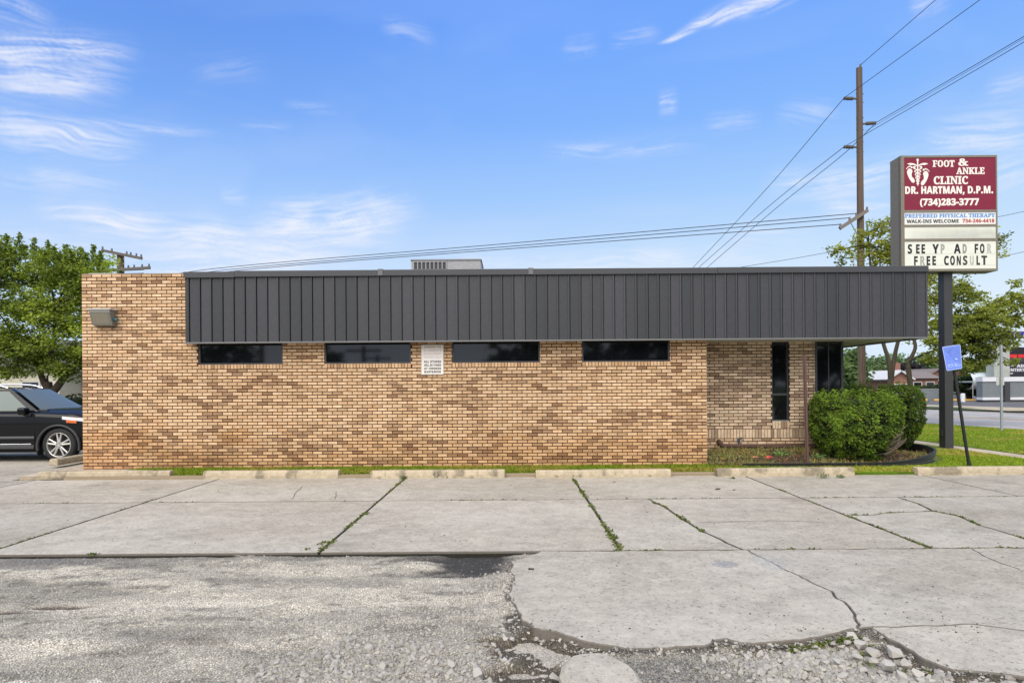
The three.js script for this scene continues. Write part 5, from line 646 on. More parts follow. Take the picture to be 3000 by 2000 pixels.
// ---------------------------------------------------------------- road and what lies beyond it
{
  const strip = (c0, c1, y, z0 = 20, z1 = -160) => sheet([[roadX(c0, z0), z0], [roadX(c1, z0), z0], [roadX(c1, z1), z1], [roadX(c0, z1), z1]], y);
  const mAs = M([0.52, 0.485, 0.46], 0.9, { map: rep(T_asph, 4) }), road = thing('road', 'wide grey street beyond the lawn', 'road', null, 0, null, 'structure');
  add(road, 'asphalt', strip(CROAD, 36.4, -0.02), mAs); add(road, 'gutter', strip(CROAD - 0.15, CROAD + 0.5, -0.008), M([0.45, 0.42, 0.37], 0.9, { map: rep(T_conc, 3) })); add(road, 'gutter', strip(35.9, 36.5, -0.008), M([0.36, 0.31, 0.26], 0.9));
  const mW = M([0.75, 0.74, 0.70], 0.8), mY = M([0.72, 0.45, 0.10], 0.8); for (let i = 0; i < 14; i++) { const z = 14 - i * 9; add(road, 'lane_line', strip(26.3, 26.42, -0.014, z, z - 3.5), mW); } for (const c of [29.5, 29.75]) add(road, 'centre_line', strip(c, c + 0.12, -0.014, 20, -22), mY);
  tag(add(scene, 'verge', strip(36.4, 39.3, 0.05, 20, -100), M([0.16, 0.22, 0.05], 1, { map: rep(T_grass, 1.7) })), 'narrow grass verge on the far side of the street', 'verge', null, 'structure');
  tag(add(scene, 'sidewalk', strip(39.3, 42.2, 0.06, 20, -100), M([0.58, 0.50, 0.36], 0.9, { map: rep(T_conc, 3) })), 'pale tan sidewalk on the far side of the street', 'sidewalk', null, 'structure');
  { const a = G(2960, 1200), g = sheet([[a.x - 2.6, a.z + 3.5], [a.x + 10, a.z + 4.2], [a.x + 10, a.z - 2], [a.x - 2.4, a.z - 1]], 0.075); tag(add(scene, 'driveway', g, M([0.6, 0.5, 0.34], 0.9, { map: rep(T_conc, 3) })), 'tan concrete driveway crossing the far verge at the right edge', 'driveway', null, 'structure'); }
  const fl = thing('far_parking_lot', 'dark asphalt parking lot with yellow curb lines beyond the street', 'parking lot', null, 0, null, 'structure'); add(fl, 'asphalt', strip(42.2, 95, 0.04, 20, -100), M([0.17, 0.16, 0.16], 0.9, { map: rep(T_asph, 4) }));
  for (const [x0, x1] of [[2695, 2725], [2740, 2768], [2778, 2816], [2829, 2868]]) { const p = G(x0, 1172, 0.1), q = G(x1, 1172, 0.1); add(fl, 'yellow_curb', rbox(p.x, q.x, 0.04, 0.2, p.z - 0.2, p.z, 0.03), M([0.75, 0.42, 0.07], 0.8)); }
  // low wall and bollards
  const W0 = G(2690, 1172.5), W1 = G(2882, 1172), wl = thing('low_wall', 'low blue grey wall at the back of the far parking lot', 'wall', V(W0.x, 0, W0.z - 1.2)), L = W1.x - W0.x; add(wl, 'wall', box(-0.5, L, 0, 1.06, 0, 0.25), M([0.24, 0.27, 0.29], 0.8, { map: rep(T_fine, 2) })); add(wl, 'wall_cap', rbox(-0.5, L, 1.06, 1.12, -0.03, 0.28, 0.01), M([0.33, 0.35, 0.36], 0.8));
  for (const [px, w, k, lab] of [[2822, 0.2, 0.68, 'white round bollard in front of the low grey wall'], [2877, 0.17, 0.4, 'grey bollard at the corner of the low grey building']]) { const q = G(px, 1178), b = thing('bollard', lab, 'bollard', V(q.x, 0, q.z)), g = new THREE.CylinderGeometry(w * 0.93, w, 0.72, 16); g.translate(0, 0.36, 0); add(b, 'post', g, M([k, k, k * 1.02], 0.6)); add(b, 'cap', new THREE.SphereGeometry(w * 0.93, 14, 8, 0, 6.3, 0, 1.57).scale(1, 0.3, 1).translate(0, 0.72, 0), M([k * 1.1, k * 1.1, k * 1.1], 0.6)); }
  // grey building with white bands
  const B0 = G(2881, 1179), bl = thing('grey_building', 'low grey building with white bands under the black signboard at the right edge', 'building', V(B0.x, 0, B0.z)), yy = (py) => (1120.5 - py) / F * (EYE.z - B0.z) + EYE.y, mG = M([0.22, 0.245, 0.26], 0.8, { map: rep(T_fine, 2) }), mWh = M([0.66, 0.66, 0.68], 0.7);
  add(bl, 'wall', merge([box(0, 26, yy(1171), yy(1163.5), -0.8, -0.01), box(0, 26, yy(1163.5), yy(1117), -0.8, -0.03)]), mG); add(bl, 'base', box(0, 26, 0, yy(1171), -0.8, 0.0), M([0.035, 0.035, 0.038], 0.8)); add(bl, 'white_band', box(-0.03, 26, yy(1171), yy(1163.5), -0.75, 0.03), mWh); add(bl, 'white_band', box(-0.05, 26, yy(1117), yy(1104), -0.85, 0.05), mWh); add(bl, 'roof', box(0.1, 26, yy(1104), yy(1104) + 0.03, -0.7, -0.1), M([0.2, 0.2, 0.2], 0.9)); const dn = at(2944, 1150, EYE.z - B0.z + 0.1); add(bl, 'downpipe', rbox(dn.x - B0.x - 0.22, dn.x - B0.x + 0.22, -0.3, yy(1117), 0.03, 0.3, 0.03), M([0.045, 0.045, 0.05], 0.7));
  const D = 61, X = (px) => at(px, 1100, D).x, Yp = (py) => at(2960, py, D).y, zz = EYE.z - D;
  const py = thing('pylon_sign', 'pale pylon carrying a navy sign and a black signboard with red and white letters', 'sign', V(X(2935), 0, zz)), ox = X(2935); add(py, 'pylon', rbox(X(2912) - ox, X(2958.5) - ox, 0, Yp(1000), -1, 0.1, 0.05), M([0.5, 0.53, 0.47], 0.7, { map: rep(T_fine, 2) }));
  add(py, 'cabinet', merge([box(X(2958.5) - ox, X(3110) - ox, Yp(1103), Yp(1017), -0.6, 0), box(X(2958.5) - ox, X(3110) - ox, Yp(990), Yp(971), -0.6, 0), box(X(3030) - ox, X(3050) - ox, 0, Yp(1103), -0.5, -0.1)]), M([0.03, 0.03, 0.035], 0.6));
  add(py, 'cabinet_trim', box(X(2957) - ox, X(3111) - ox, Yp(971), Yp(969.5), -0.65, 0.03), M([0.6, 0.58, 0.55], 0.6));
  const bd = (y0, y1, tx) => { const g = new THREE.PlaneGeometry(X(3109) - X(2960), Yp(y0) - Yp(y1)); g.translate((X(3109) + X(2960)) / 2 - ox, (Yp(y0) + Yp(y1)) / 2, 0.015); add(py, 'sign_face', g, M([0.9, 0.9, 0.9], 0.5, { map: tx })); };
  bd(972, 989, canvasTex(1192, 136, (c, w, h) => { const g = c.createLinearGradient(0, 0, w, 0); c.fillStyle = '#23263f'; c.fillRect(0, 0, w, h); c.fillStyle = '#2f2f96'; c.fillRect(60, 0, 80, h); c.fillRect(190, 0, 900, 70); c.font = 'bold italic 150px serif'; c.fillStyle = '#dfe3ee'; c.fillText('C', 70, 118); c.fillText('a', 300, 118); }));
  bd(1018, 1102, canvasTex(1192, 672, (c, w, h) => { c.fillStyle = '#2b2a2f'; c.fillRect(0, 0, w, h); c.fillStyle = '#1d1a1d'; c.fillRect(0, 0, w, 240); c.fillStyle = '#3f3b42'; c.fillRect(0, 250, w, 90); c.fillStyle = '#e0242c'; for (const x of [0, 196, 400, 620]) c.fillRect(x, 160, 170, 78); c.fillStyle = '#35323a'; c.fillRect(0, 560, w, 30); fit(c, 'ADULT', 165, 462, 400, 66, 'bold # sans-serif', '#dddbe2'); c.fillStyle = '#dddbe2'; c.fillRect(0, 420, 130, 16); fit(c, 'ENTERTAINMENT', -48, 556, 880, 66, 'bold # sans-serif', '#dddbe2'); c.fillRect(0, 596, 70, 22); }));
  // awning
  const aw = at(2853, 1105, 63), an = thing('awning', 'pale curved awning on thin posts left of the grey building', 'awning', V(aw.x, 0, aw.z)), ag = new THREE.CylinderGeometry(1.2, 1.2, 1.7, 20, 1, true, -Math.PI / 2, Math.PI); ag.rotateZ(Math.PI / 2); ag.rotateX(0); ag.scale(1, 0.65, 1); const ap = ag.attributes.position; ag.translate(0, 1.85, 0); add(an, 'canopy', ag, M([0.5, 0.55, 0.55], 0.6, { side: THREE.DoubleSide })); add(an, 'canopy_end', merge([box(-0.86, 0.86, 1.72, 1.86, -1.2, 1.2)]), M([0.36, 0.40, 0.40], 0.6)); for (const x of [-0.8, 0.8]) add(an, 'post', bar(V(x, 0, 1.1), V(x, 1.75, 1.1), 0.03, 6), M([0.4, 0.42, 0.42], 0.6));
  // houses
  const house = (px0, px1, pyr, pye, d, wall, roof, label, gable, chim) => { const a = at(px0, pye, d), b = at(px1, pye, d), w = b.x - a.x, e = a.y, rh = at((px0 + px1) / 2, pyr, d).y, h = thing('house', label, 'house', V(a.x, 0, a.z)); add(h, 'wall', box(0, w, 0, e, -7, 0), wall); const s = new THREE.Shape();
    if (gable) { s.moveTo(-0.3, e); s.lineTo(w / 2, rh); s.lineTo(w + 0.3, e); s.closePath(); const g = new THREE.ExtrudeGeometry(s, { depth: 6.9, bevelEnabled: false }); g.translate(0, 0, -6.95); add(h, 'gable', g, wall); const rs = []; for (const [x0, y0, x1, y1] of [[-0.5, e - 0.08, w / 2 + 0.05, rh + 0.1], [w / 2 - 0.05, rh + 0.1, w + 0.5, e - 0.08]]) { const l = Math.hypot(x1 - x0, y1 - y0), g2 = new THREE.BoxGeometry(l, 0.16, 7.6); g2.rotateZ(Math.atan2(y1 - y0, x1 - x0)); g2.translate((x0 + x1) / 2, (y0 + y1) / 2 + 0.07, -3.4); rs.push(g2); } add(h, 'roof', merge(rs), roof); }
    else { s.moveTo(0.5, e - 0.1); s.lineTo(-3.2, rh); s.lineTo(-7.2, e - 0.1); s.closePath(); const g = new THREE.ExtrudeGeometry(s, { depth: w + 0.6, bevelEnabled: false }); g.rotateY(Math.PI / 2); g.scale(1, 1, 1); g.rotateY(Math.PI); g.translate(w + 0.3, 0, 0); const p = g.attributes.position; g.rotateY(0); g.computeBoundingBox(); const bb = g.boundingBox; g.translate(-0.3 - bb.min.x, 0, 0.5 - bb.max.z); add(h, 'roof', g, roof); }
    for (const k of [0.25, 0.7]) { const f = add(h, 'window', box(w * k - 0.55, w * k + 0.55, e - 1.7, e - 0.5, 0.0, 0.06), M([0.6, 0.6, 0.58], 0.6)); add(f, 'pane', box(w * k - 0.45, w * k + 0.45, e - 1.6, e - 0.6, 0.03, 0.075), mGlass); }
    if (chim) add(h, 'chimney', box(w * chim - 0.4, w * chim + 0.4, e, rh + 1.1, -3.8, -3), M([0.26, 0.12, 0.09], 0.9)); };
  const brick = M([0.33, 0.17, 0.12], 0.9, { map: rep(T_fine, 1) }), rg = M([0.25, 0.21, 0.19], 0.9, { map: rep(T_fine, 1.5) }), rw = M([0.6, 0.6, 0.6], 0.8);
  house(2668, 2750, 1086, 1106, 84, brick, rg, 'brick house with a brown grey roof seen left of the sign post', false, 0.03); house(2610, 2665, 1089, 1112, 82, brick, rw, 'brick house with a pale white gable roof behind the tree stems', true, 0); house(2722, 2772, 1084, 1102, 90, brick, rg, 'house with a small brown gable next to the sign post', true, 0); house(2540, 2588, 1103, 1114, 92, M([0.5, 0.4, 0.28], 0.9), M([0.48, 0.38, 0.27], 0.9), 'tan low house in front of the far trees beside the tall pole', false, 0); house(2790, 2835, 1086, 1104, 90, brick, rg, 'brick house mostly hidden by leaves behind the leaning blue sign', true, 0.5);
  // street sign on its post at the near kerb
  const sp = G(2936, 1266), ss = thing('street_sign', 'grey steel street sign post with a small pale plate seen from behind', 'sign', V(sp.x, 0, sp.z)), dd = EYE.z - sp.z, sx = (x) => (x - 2936) / F * dd, sy = (y) => (1120.7 - y) / F * dd + EYE.y, mst = M([0.36, 0.38, 0.39], 0.5, { metalness: 0.3 });
  add(ss, 'post', rbox(-0.035, 0.035, -0.1, sy(1010), -0.03, 0.03, 0.006), mst); add(ss, 'sign_plate', rbox(sx(2924), sx(2947.5), sy(1128), sy(1104), -0.05, -0.042, 0.003), M([0.52, 0.52, 0.49], 0.6));
}
// ---------------------------------------------------------------- left side: lot, houses, car
{
  const mS = mConc[1], s = thing('side_lot', 'concrete lot beside the building where the black car stands', 'parking lot', null, 0, null, 'structure'); for (const [x0, x1, z0, z1] of [[-30, -16, -8, Z1], [-16, -12.6, -2.9, 1.19], [-12.6, -9.32, -2.9, 1.19], [-16, -12.6, -8, -2.92], [-12.6, -9.32, -8, -2.92]]) add(s, 'concrete_slab', slabGeo([[x0, z0], [x1, z0], [x1, z1], [x0, z1]], -0.12, 0, 0.006, 0.008), mS);
  add(s, 'asphalt', box(-60, -9.32, -0.1, -0.012, -30, -8.01), M([0.33, 0.31, 0.28], 0.9, { map: rep(T_asph, 4) })); add(s, 'far_curb', rbox(-40, -9.6, -0.05, 0.17, -8.2, -7.9, 0.03), M([0.6, 0.53, 0.40], 0.9, { map: rep(T_conc, 2) }));
  const siding = (name, label, x0, x1, h, z, col, roofc) => { const t = thing(name, label, 'house', V(x0, 0, z)), w = x1 - x0, n = Math.floor(h / 0.18), c = M(col, 0.8, { map: rep(T_fine, 2) }); add(t, 'wall', box(0, w, 0, h, -8, -0.03), c); for (let i = 0; i < n; i++) { const g = box(0, w, -0.088, 0.088, -0.012, 0.0); g.rotateX(-0.09); g.translate(0, i * 0.18 + 0.1, -0.012); add(t, 'siding_board', g, c); } const s2 = new THREE.Shape(); s2.moveTo(-0.4, h); s2.lineTo(w / 2, h + 2.2); s2.lineTo(w + 0.4, h); s2.closePath(); const g = new THREE.ExtrudeGeometry(s2, { depth: 8.6, bevelEnabled: false }); g.translate(0, 0, -8.3); add(t, 'roof', g, M(roofc, 0.9, { map: rep(T_fine, 1) })); return t; };
  const h1 = siding('siding_house', 'cream sided house behind the black car at the left edge', -33, at(172, 1120, 39).x, 2.75, EYE.z - 39, [0.68, 0.64, 0.50], [0.2, 0.19, 0.18]); const wp = at(89, 1125, 39), fr = add(h1, 'window', box(wp.x + 33 - 0.55, wp.x + 33 + 0.55, wp.y - 0.35, wp.y + 0.15, -0.02, 0.04), M([0.5, 0.5, 0.46], 0.7)); add(fr, 'pane', box(wp.x + 33 - 0.45, wp.x + 33 + 0.45, wp.y - 0.3, wp.y + 0.1, 0.0, 0.05), mGlass);
  siding('siding_house', 'greyish sided house between the tree trunk and the brick corner', at(195, 1120, 41).x, -15, 2.8, EYE.z - 41, [0.46, 0.45, 0.37], [0.2, 0.19, 0.18]);
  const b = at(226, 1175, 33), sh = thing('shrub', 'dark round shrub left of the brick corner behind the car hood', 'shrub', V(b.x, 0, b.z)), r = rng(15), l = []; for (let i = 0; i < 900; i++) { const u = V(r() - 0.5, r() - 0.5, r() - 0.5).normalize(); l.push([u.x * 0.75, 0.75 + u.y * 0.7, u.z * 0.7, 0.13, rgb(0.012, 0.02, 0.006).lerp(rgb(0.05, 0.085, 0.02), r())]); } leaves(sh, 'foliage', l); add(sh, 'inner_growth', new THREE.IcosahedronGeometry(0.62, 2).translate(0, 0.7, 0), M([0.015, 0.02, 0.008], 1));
}
{ // black car: x forward, z out to the near side
  const car = thing('parked_car', 'black sport utility car parked nose to the left end of the brick wall', 'car', V(-10.55, 0, -1.95 - 0.97));
  const paint = M([0.005, 0.005, 0.006], 0.3, { physical: true, specularIntensity: 0.3, clearcoat: 0.35, clearcoatRoughness: 0.03, side: THREE.DoubleSide }), plastic = M([0.045, 0.045, 0.048], 0.6), chrome = M([0.75, 0.75, 0.77], 0.22, { metalness: 1 }), glass = M([0.14, 0.17, 0.155], 0.06, { physical: true, ior: 1.5, specularIntensity: 0.6 }), rubber = M([0.02, 0.02, 0.021], 0.85);
  const xs = []; for (let i = 0; i <= 150; i++) xs.push(lerp(-4.08, 0.93, i / 150));
  const pw = (x, pts) => { let k = 0; while (k < pts.length - 2 && pts[k + 1][0] < x) k++; const [a, b] = [pts[k], pts[k + 1]], t = clamp((x - a[0]) / (b[0] - a[0])); return lerp(a[1], b[1], t * t * (3 - 2 * t)); };
  const top = (x) => pw(x, [[-4.08, 0.95], [-3.95, 1.14], [-3, 1.18], [-0.55, 1.16], [0.25, 1.13], [0.62, 1.05], [0.85, 0.84], [0.93, 0.62]]), hood = (x) => pw(x, [[-4.08, 0.95], [-3.9, 1.18], [-0.55, 1.235], [0.1, 1.225], [0.55, 1.14], [0.84, 0.9], [0.93, 0.64]]), wid = (x) => pw(x, [[-4.08, 0.84], [-3.6, 0.96], [-1.2, 0.975], [0.2, 0.975], [0.65, 0.92], [0.93, 0.72]]);
  const bot = (x) => { let y = x > 0.6 ? lerp(0.27, 0.36, (x - 0.6) / 0.33) : 0.30; for (const c of [0, -3.02]) { const d = Math.abs(x - c); if (d < 0.475) y = Math.max(y, 0.36 + Math.sqrt(0.475 ** 2 - d * d)); } return y; };
  const rows = 13, p = [], id = [];
  for (const x of xs) { const b = bot(x), t = top(x), h = hood(x), w = wid(x), pr = [[b, w - 0.09], [Math.max(b, 0.34), w - 0.03], [Math.max(b, 0.45), w - 0.012], [Math.max(b, 0.56), w - 0.02], [Math.max(b, 0.72), w - 0.004], [Math.max(b, 0.86), w], [Math.max(b, t - 0.13), w - 0.004], [t - 0.07, w - 0.018], [t - 0.025, w - 0.045], [t, w - 0.10], [lerp(t, h, 0.6), w - 0.22], [lerp(t, h, 0.95), w - 0.45], [h, 0]]; for (const s of [1, -1]) for (const [y, z] of pr) p.push(x, y, z * s); }
  for (let i = 0; i < xs.length - 1; i++) for (const s of [0, 1]) for (let k = 0; k < rows - 1; k++) { const a = i * rows * 2 + s * rows + k, b = a + rows * 2; if (s) id.push(a, a + 1, b, b, a + 1, b + 1); else id.push(a, b, a + 1, b, b + 1, a + 1); }
  const e = (xs.length - 1) * rows * 2; for (let k = 0; k < rows - 1; k++) { id.push(e + k, e + rows + k, e + k + 1, e + k + 1, e + rows + k, e + rows + k + 1); id.push(k, k + 1, rows + k, k + 1, rows + k + 1, rows + k); }
  const g = new THREE.BufferGeometry(); g.setAttribute('position', new THREE.Float32BufferAttribute(p, 3)); g.setIndex(id); g.computeVertexNormals(); const body = add(car, 'body', g, paint);
  add(car, 'underbody', merge([rbox(-3.9, 0.75, 0.24, 0.85, -0.68, 0.68, 0.05), box(-2.5, -0.55, 0.22, 0.5, -0.86, 0.86)]), M([0.01, 0.01, 0.01], 0.9));
  // cabin: belt outline to roof outline
  const bx = (x) => clamp(x, -4, 1), zb = 0.885, zr = 0.64, cab = new MB(), yb = 1.17, yr = 1.70, xf = -0.50, xrf = -1.32, xb = -3.95, xrb = -3.62, lev = (k) => [lerp(xf, xrf, k), lerp(xb, xrb, k), lerp(zb, zr, Math.pow(k, 1.15)), lerp(yb, yr, k)];
  for (let i = 0; i < 8; i++) { const [f0, b0, z0, y0] = lev(i / 8), [f1, b1, z1, y1] = lev((i + 1) / 8); cab.quad(V(b0, y0, z0), V(f0, y0, z0), V(f1, y1, z1), V(b1, y1, z1)); cab.quad(V(f0, y0, -z0), V(b0, y0, -z0), V(b1, y1, -z1), V(f1, y1, -z1)); cab.quad(V(f0, y0, z0), V(f0 + 0.0, y0, -z0), V(f1, y1, -z1), V(f1, y1, z1)); cab.quad(V(b0, y0, -z0), V(b0, y0, z0), V(b1, y1, z1), V(b1, y1, -z1)); }
  for (let i = 0; i < 10; i++) for (let j = 0; j < 8; j++) { const X = (k) => lerp(xrb, xrf, k / 10), Z = (k) => lerp(-zr, zr, k / 8), Y = (a, b) => yr + 0.07 * Math.sin(Math.PI * clamp(a / 10)) ** 0.7 * (1 - (2 * b / 8 - 1) ** 2 * 0.7); cab.quad(V(X(i), Y(i, j + 1), Z(j + 1)), V(X(i + 1), Y(i + 1, j + 1), Z(j + 1)), V(X(i + 1), Y(i + 1, j), Z(j)), V(X(i), Y(i, j), Z(j))); }
  add(car, 'cabin', cab.geo(), paint);
  const side = (k, x) => V(x, lerp(yb, yr, k), lerp(zb, zr, Math.pow(k, 1.15)) + 0.012), win = (name, x0, x1, t0, t1, s) => { const m = new MB(); for (let i = 0; i < 6; i++) { const k0 = lerp(0.04, 0.9, i / 6), k1 = lerp(0.04, 0.9, (i + 1) / 6), a = side(k0, lerp(x0, t0, k0)), b = side(k0, lerp(x1, t1, k0)), c = side(k1, lerp(x1, t1, k1)), d = side(k1, lerp(x0, t0, k1)); if (s > 0) m.quad(a, b, c, d); else { for (const q of [a, b, c, d]) q.z *= -1; m.quad(b, a, d, c); } } return m.geo(); };
  for (const s of [1, -1]) { const d1 = add(car, 'front_side_window', win('', -1.72, -0.68, -1.72, -1.42, s), glass); add(car, 'rear_side_window', win('', -2.75, -1.80, -2.72, -1.80, s), glass); add(car, 'quarter_window', win('', -3.7, -2.84, -3.45, -2.84, s), glass); add(car, 'roof_rail', tube([V(-3.5, 1.72, s * 0.6), V(-3.3, 1.775, s * 0.6), V(-1.7, 1.795, s * 0.6), V(-1.42, 1.72, s * 0.6)], 0.022, 8, 20), chrome); }
  { const m = new MB(), q = (k, z) => V(lerp(xf, xrf, k) + 0.035 + 0.07 * (1 - z * z) * (1 - k * 0.5), lerp(yb, yr, k) + 0.02, z * (lerp(zb, zr, k) - 0.06)); for (let i = 0; i < 6; i++) for (let j = 0; j < 10; j++) { const k0 = lerp(0.03, 0.95, i / 6), k1 = lerp(0.03, 0.95, (i + 1) / 6), z0 = j / 5 - 1, z1 = (j + 1) / 5 - 1; m.quad(q(k0, z1), q(k0, z0), q(k1, z0), q(k1, z1)); } add(car, 'windshield', m.geo(), glass); add(car, 'cowl', rbox(-0.62, -0.36, 1.12, 1.225, -0.8, 0.8, 0.02), plastic); for (const z of [-0.2, 0.45]) add(car, 'wiper', bar(V(-0.42, 1.18, z), V(-0.5, 1.24, z - 0.55), 0.012, 6), plastic); }
  for (const s of [1, -1]) {
    const mir = add(car, 'mirror', rbox(-0.86, -0.66, 1.10, 1.27, s > 0 ? 0.93 : -1.13, s > 0 ? 1.13 : -0.93, 0.05, 3), paint); add(mir, 'mirror_arm', rbox(-0.78, -0.64, 1.07, 1.13, s > 0 ? 0.86 : -0.98, s > 0 ? 0.98 : -0.86, 0.02), plastic);
    const z = (v) => s * v; add(car, 'sill_trim', rbox(-2.45, -0.56, 0.30, 0.40, Math.min(z(0.9), z(0.985)), Math.max(z(0.9), z(0.985)), 0.03, 2), plastic); add(car, 'bright_strip', rbox(-2.42, -0.62, 0.405, 0.432, Math.min(z(0.95), z(0.99)), Math.max(z(0.95), z(0.99)), 0.008), chrome); add(car, 'door_moulding', rbox(-2.4, -0.55, 0.54, 0.60, Math.min(z(0.94), z(0.985)), Math.max(z(0.94), z(0.985)), 0.02, 2), M([0.08, 0.08, 0.085], 0.3));
    for (const x of [-0.55, -1.76, -2.6]) add(car, 'door_gap', box(x - 0.004, x + 0.004, 0.42, 1.08, Math.min(z(0.93), z(0.974)), Math.max(z(0.93), z(0.974))), M([0.004, 0.004, 0.004], 1)); for (const x of [-1.62, -2.5]) add(car, 'door_handle', rbox(x - 0.09, x + 0.09, 0.97, 1.0, Math.min(z(0.95), z(1.0)), Math.max(z(0.95), z(1.0)), 0.012), chrome);
    for (const c of [0, -3.02]) { const t = new THREE.TorusGeometry(0.49, 0.03, 8, 40, Math.PI * 1.12); t.rotateZ(-Math.PI * 0.06); t.scale(1, 1, 1.6); t.translate(c, 0.36, z(0.952)); add(car, 'arch_trim', t, plastic); }
    const hl = new MB(), Hq = (a, b) => { const x = lerp(0.10, 0.62, a), y = lerp(lerp(0.99, 0.93, a), lerp(1.06, 1.01, a), b); return V(x, y, s * (wid(x) + 0.006)); }; for (let i = 0; i < 8; i++) { const q = [Hq(i / 8, 0), Hq((i + 1) / 8, 0), Hq((i + 1) / 8, 1), Hq(i / 8, 1)]; if (s < 0) q.reverse(); hl.quad(...q); } const hd = add(car, 'headlight', hl.geo(), M([0.8, 0.8, 0.82], 0.15, { physical: true, clearcoat: 1 }));
    const ol = new MB(), O = (a, b) => { const x = lerp(0.20, 0.42, a), y = lerp(0.915, 0.975, b) - 0.02 * a; return V(x, y, s * (wid(x) + 0.012)); }; for (let i = 0; i < 5; i++) { const q = [O(i / 5, 0), O((i + 1) / 5, 0), O((i + 1) / 5, 1), O(i / 5, 1)]; if (s < 0) q.reverse(); ol.quad(...q); } add(hd, 'indicator', ol.geo(), M([0.7, 0.16, 0.04], 0.3));
    for (const c of [0, -3.02]) {
      const w = new THREE.Group(); w.name = 'wheel'; w.position.set(c, 0.395, z(0.83)); car.add(w); const prof = [[0.27, -0.12], [0.36, -0.125], [0.39, -0.09], [0.397, 0], [0.39, 0.09], [0.36, 0.125], [0.30, 0.13], [0.27, 0.12]].map(([a, b]) => new THREE.Vector2(a, b)), tg = new THREE.LatheGeometry(prof, 48); tg.rotateX(Math.PI / 2); add(w, 'tyre', tg, rubber);
      const tr = []; for (let i = 0; i < 60; i++) { const b2 = new THREE.BoxGeometry(0.012, 0.012, 0.2); b2.translate(0, 0.398, 0); b2.rotateZ(i / 60 * 6.283); tr.push(b2); } add(w, 'tread', merge(tr), rubber);
      const rim = M([0.62, 0.61, 0.57], 0.35, { metalness: 0.75 }), zo = s * 0.105, sp = []; const ring = new THREE.LatheGeometry([[0.245, -0.1], [0.285, -0.02], [0.29, 0.12], [0.272, 0.13], [0.262, 0.1], [0.25, 0.0], [0.245, -0.1]].map(([a, b]) => new THREE.Vector2(a, s * b)), 40); ring.rotateX(Math.PI / 2); sp.push(ring);
      for (let i = 0; i < 5; i++) for (const dv of [-0.2, 0.2]) { const a = i / 5 * 6.283 + 0.3, q0 = V(Math.cos(a + dv * 0.9) * 0.06, Math.sin(a + dv * 0.9) * 0.06, zo), q1 = V(Math.cos(a + dv * 1.0) * 0.262, Math.sin(a + dv * 1.0) * 0.262, zo); const b3 = bar(q0, q1, 0.026, 8, 0.021); sp.push(b3); } const hub = new THREE.CylinderGeometry(0.075, 0.085, 0.05, 20); hub.rotateX(Math.PI / 2); hub.translate(0, 0, zo); sp.push(hub); add(w, 'rim', merge(sp), rim);
      const disc = new THREE.CylinderGeometry(0.25, 0.25, 0.02, 24); disc.rotateX(Math.PI / 2); disc.translate(0, 0, s * -0.02); add(w, 'brake_disc', disc, M([0.02, 0.02, 0.02], 0.7)); const nuts = []; for (let i = 0; i < 5; i++) { const b4 = new THREE.CylinderGeometry(0.012, 0.012, 0.02, 6); b4.rotateX(Math.PI / 2); b4.translate(Math.cos(i * 1.257) * 0.05, Math.sin(i * 1.257) * 0.05, zo + s * 0.03); nuts.push(b4); } add(w, 'wheel_nut', merge(nuts), M([0.2, 0.2, 0.2], 0.4, { metalness: 1 }));
    }
  }
  add(car, 'grille', rbox(0.86, 0.945, 0.55, 0.84, -0.5, 0.5, 0.03), M([0.01, 0.01, 0.01], 0.5)); add(car, 'bumper', rbox(0.7, 0.95, 0.30, 0.52, -0.72, 0.72, 0.06, 3), plastic); add(car, 'mud_flap', box(-0.53, -0.51, 0.14, 0.36, 0.72, 0.93), rubber); add(car, 'licence_plate', rbox(-4.1, -4.08, 0.75, 0.9, -0.16, 0.16, 0.004), M([0.6, 0.6, 0.6], 0.5));
  for (const s of [1, -1]) add(car, 'tail_light', rbox(-4.06, -3.9, 0.95, 1.1, s > 0 ? 0.6 : -0.92, s > 0 ? 0.92 : -0.6, 0.02), M([0.35, 0.01, 0.01], 0.3));
}
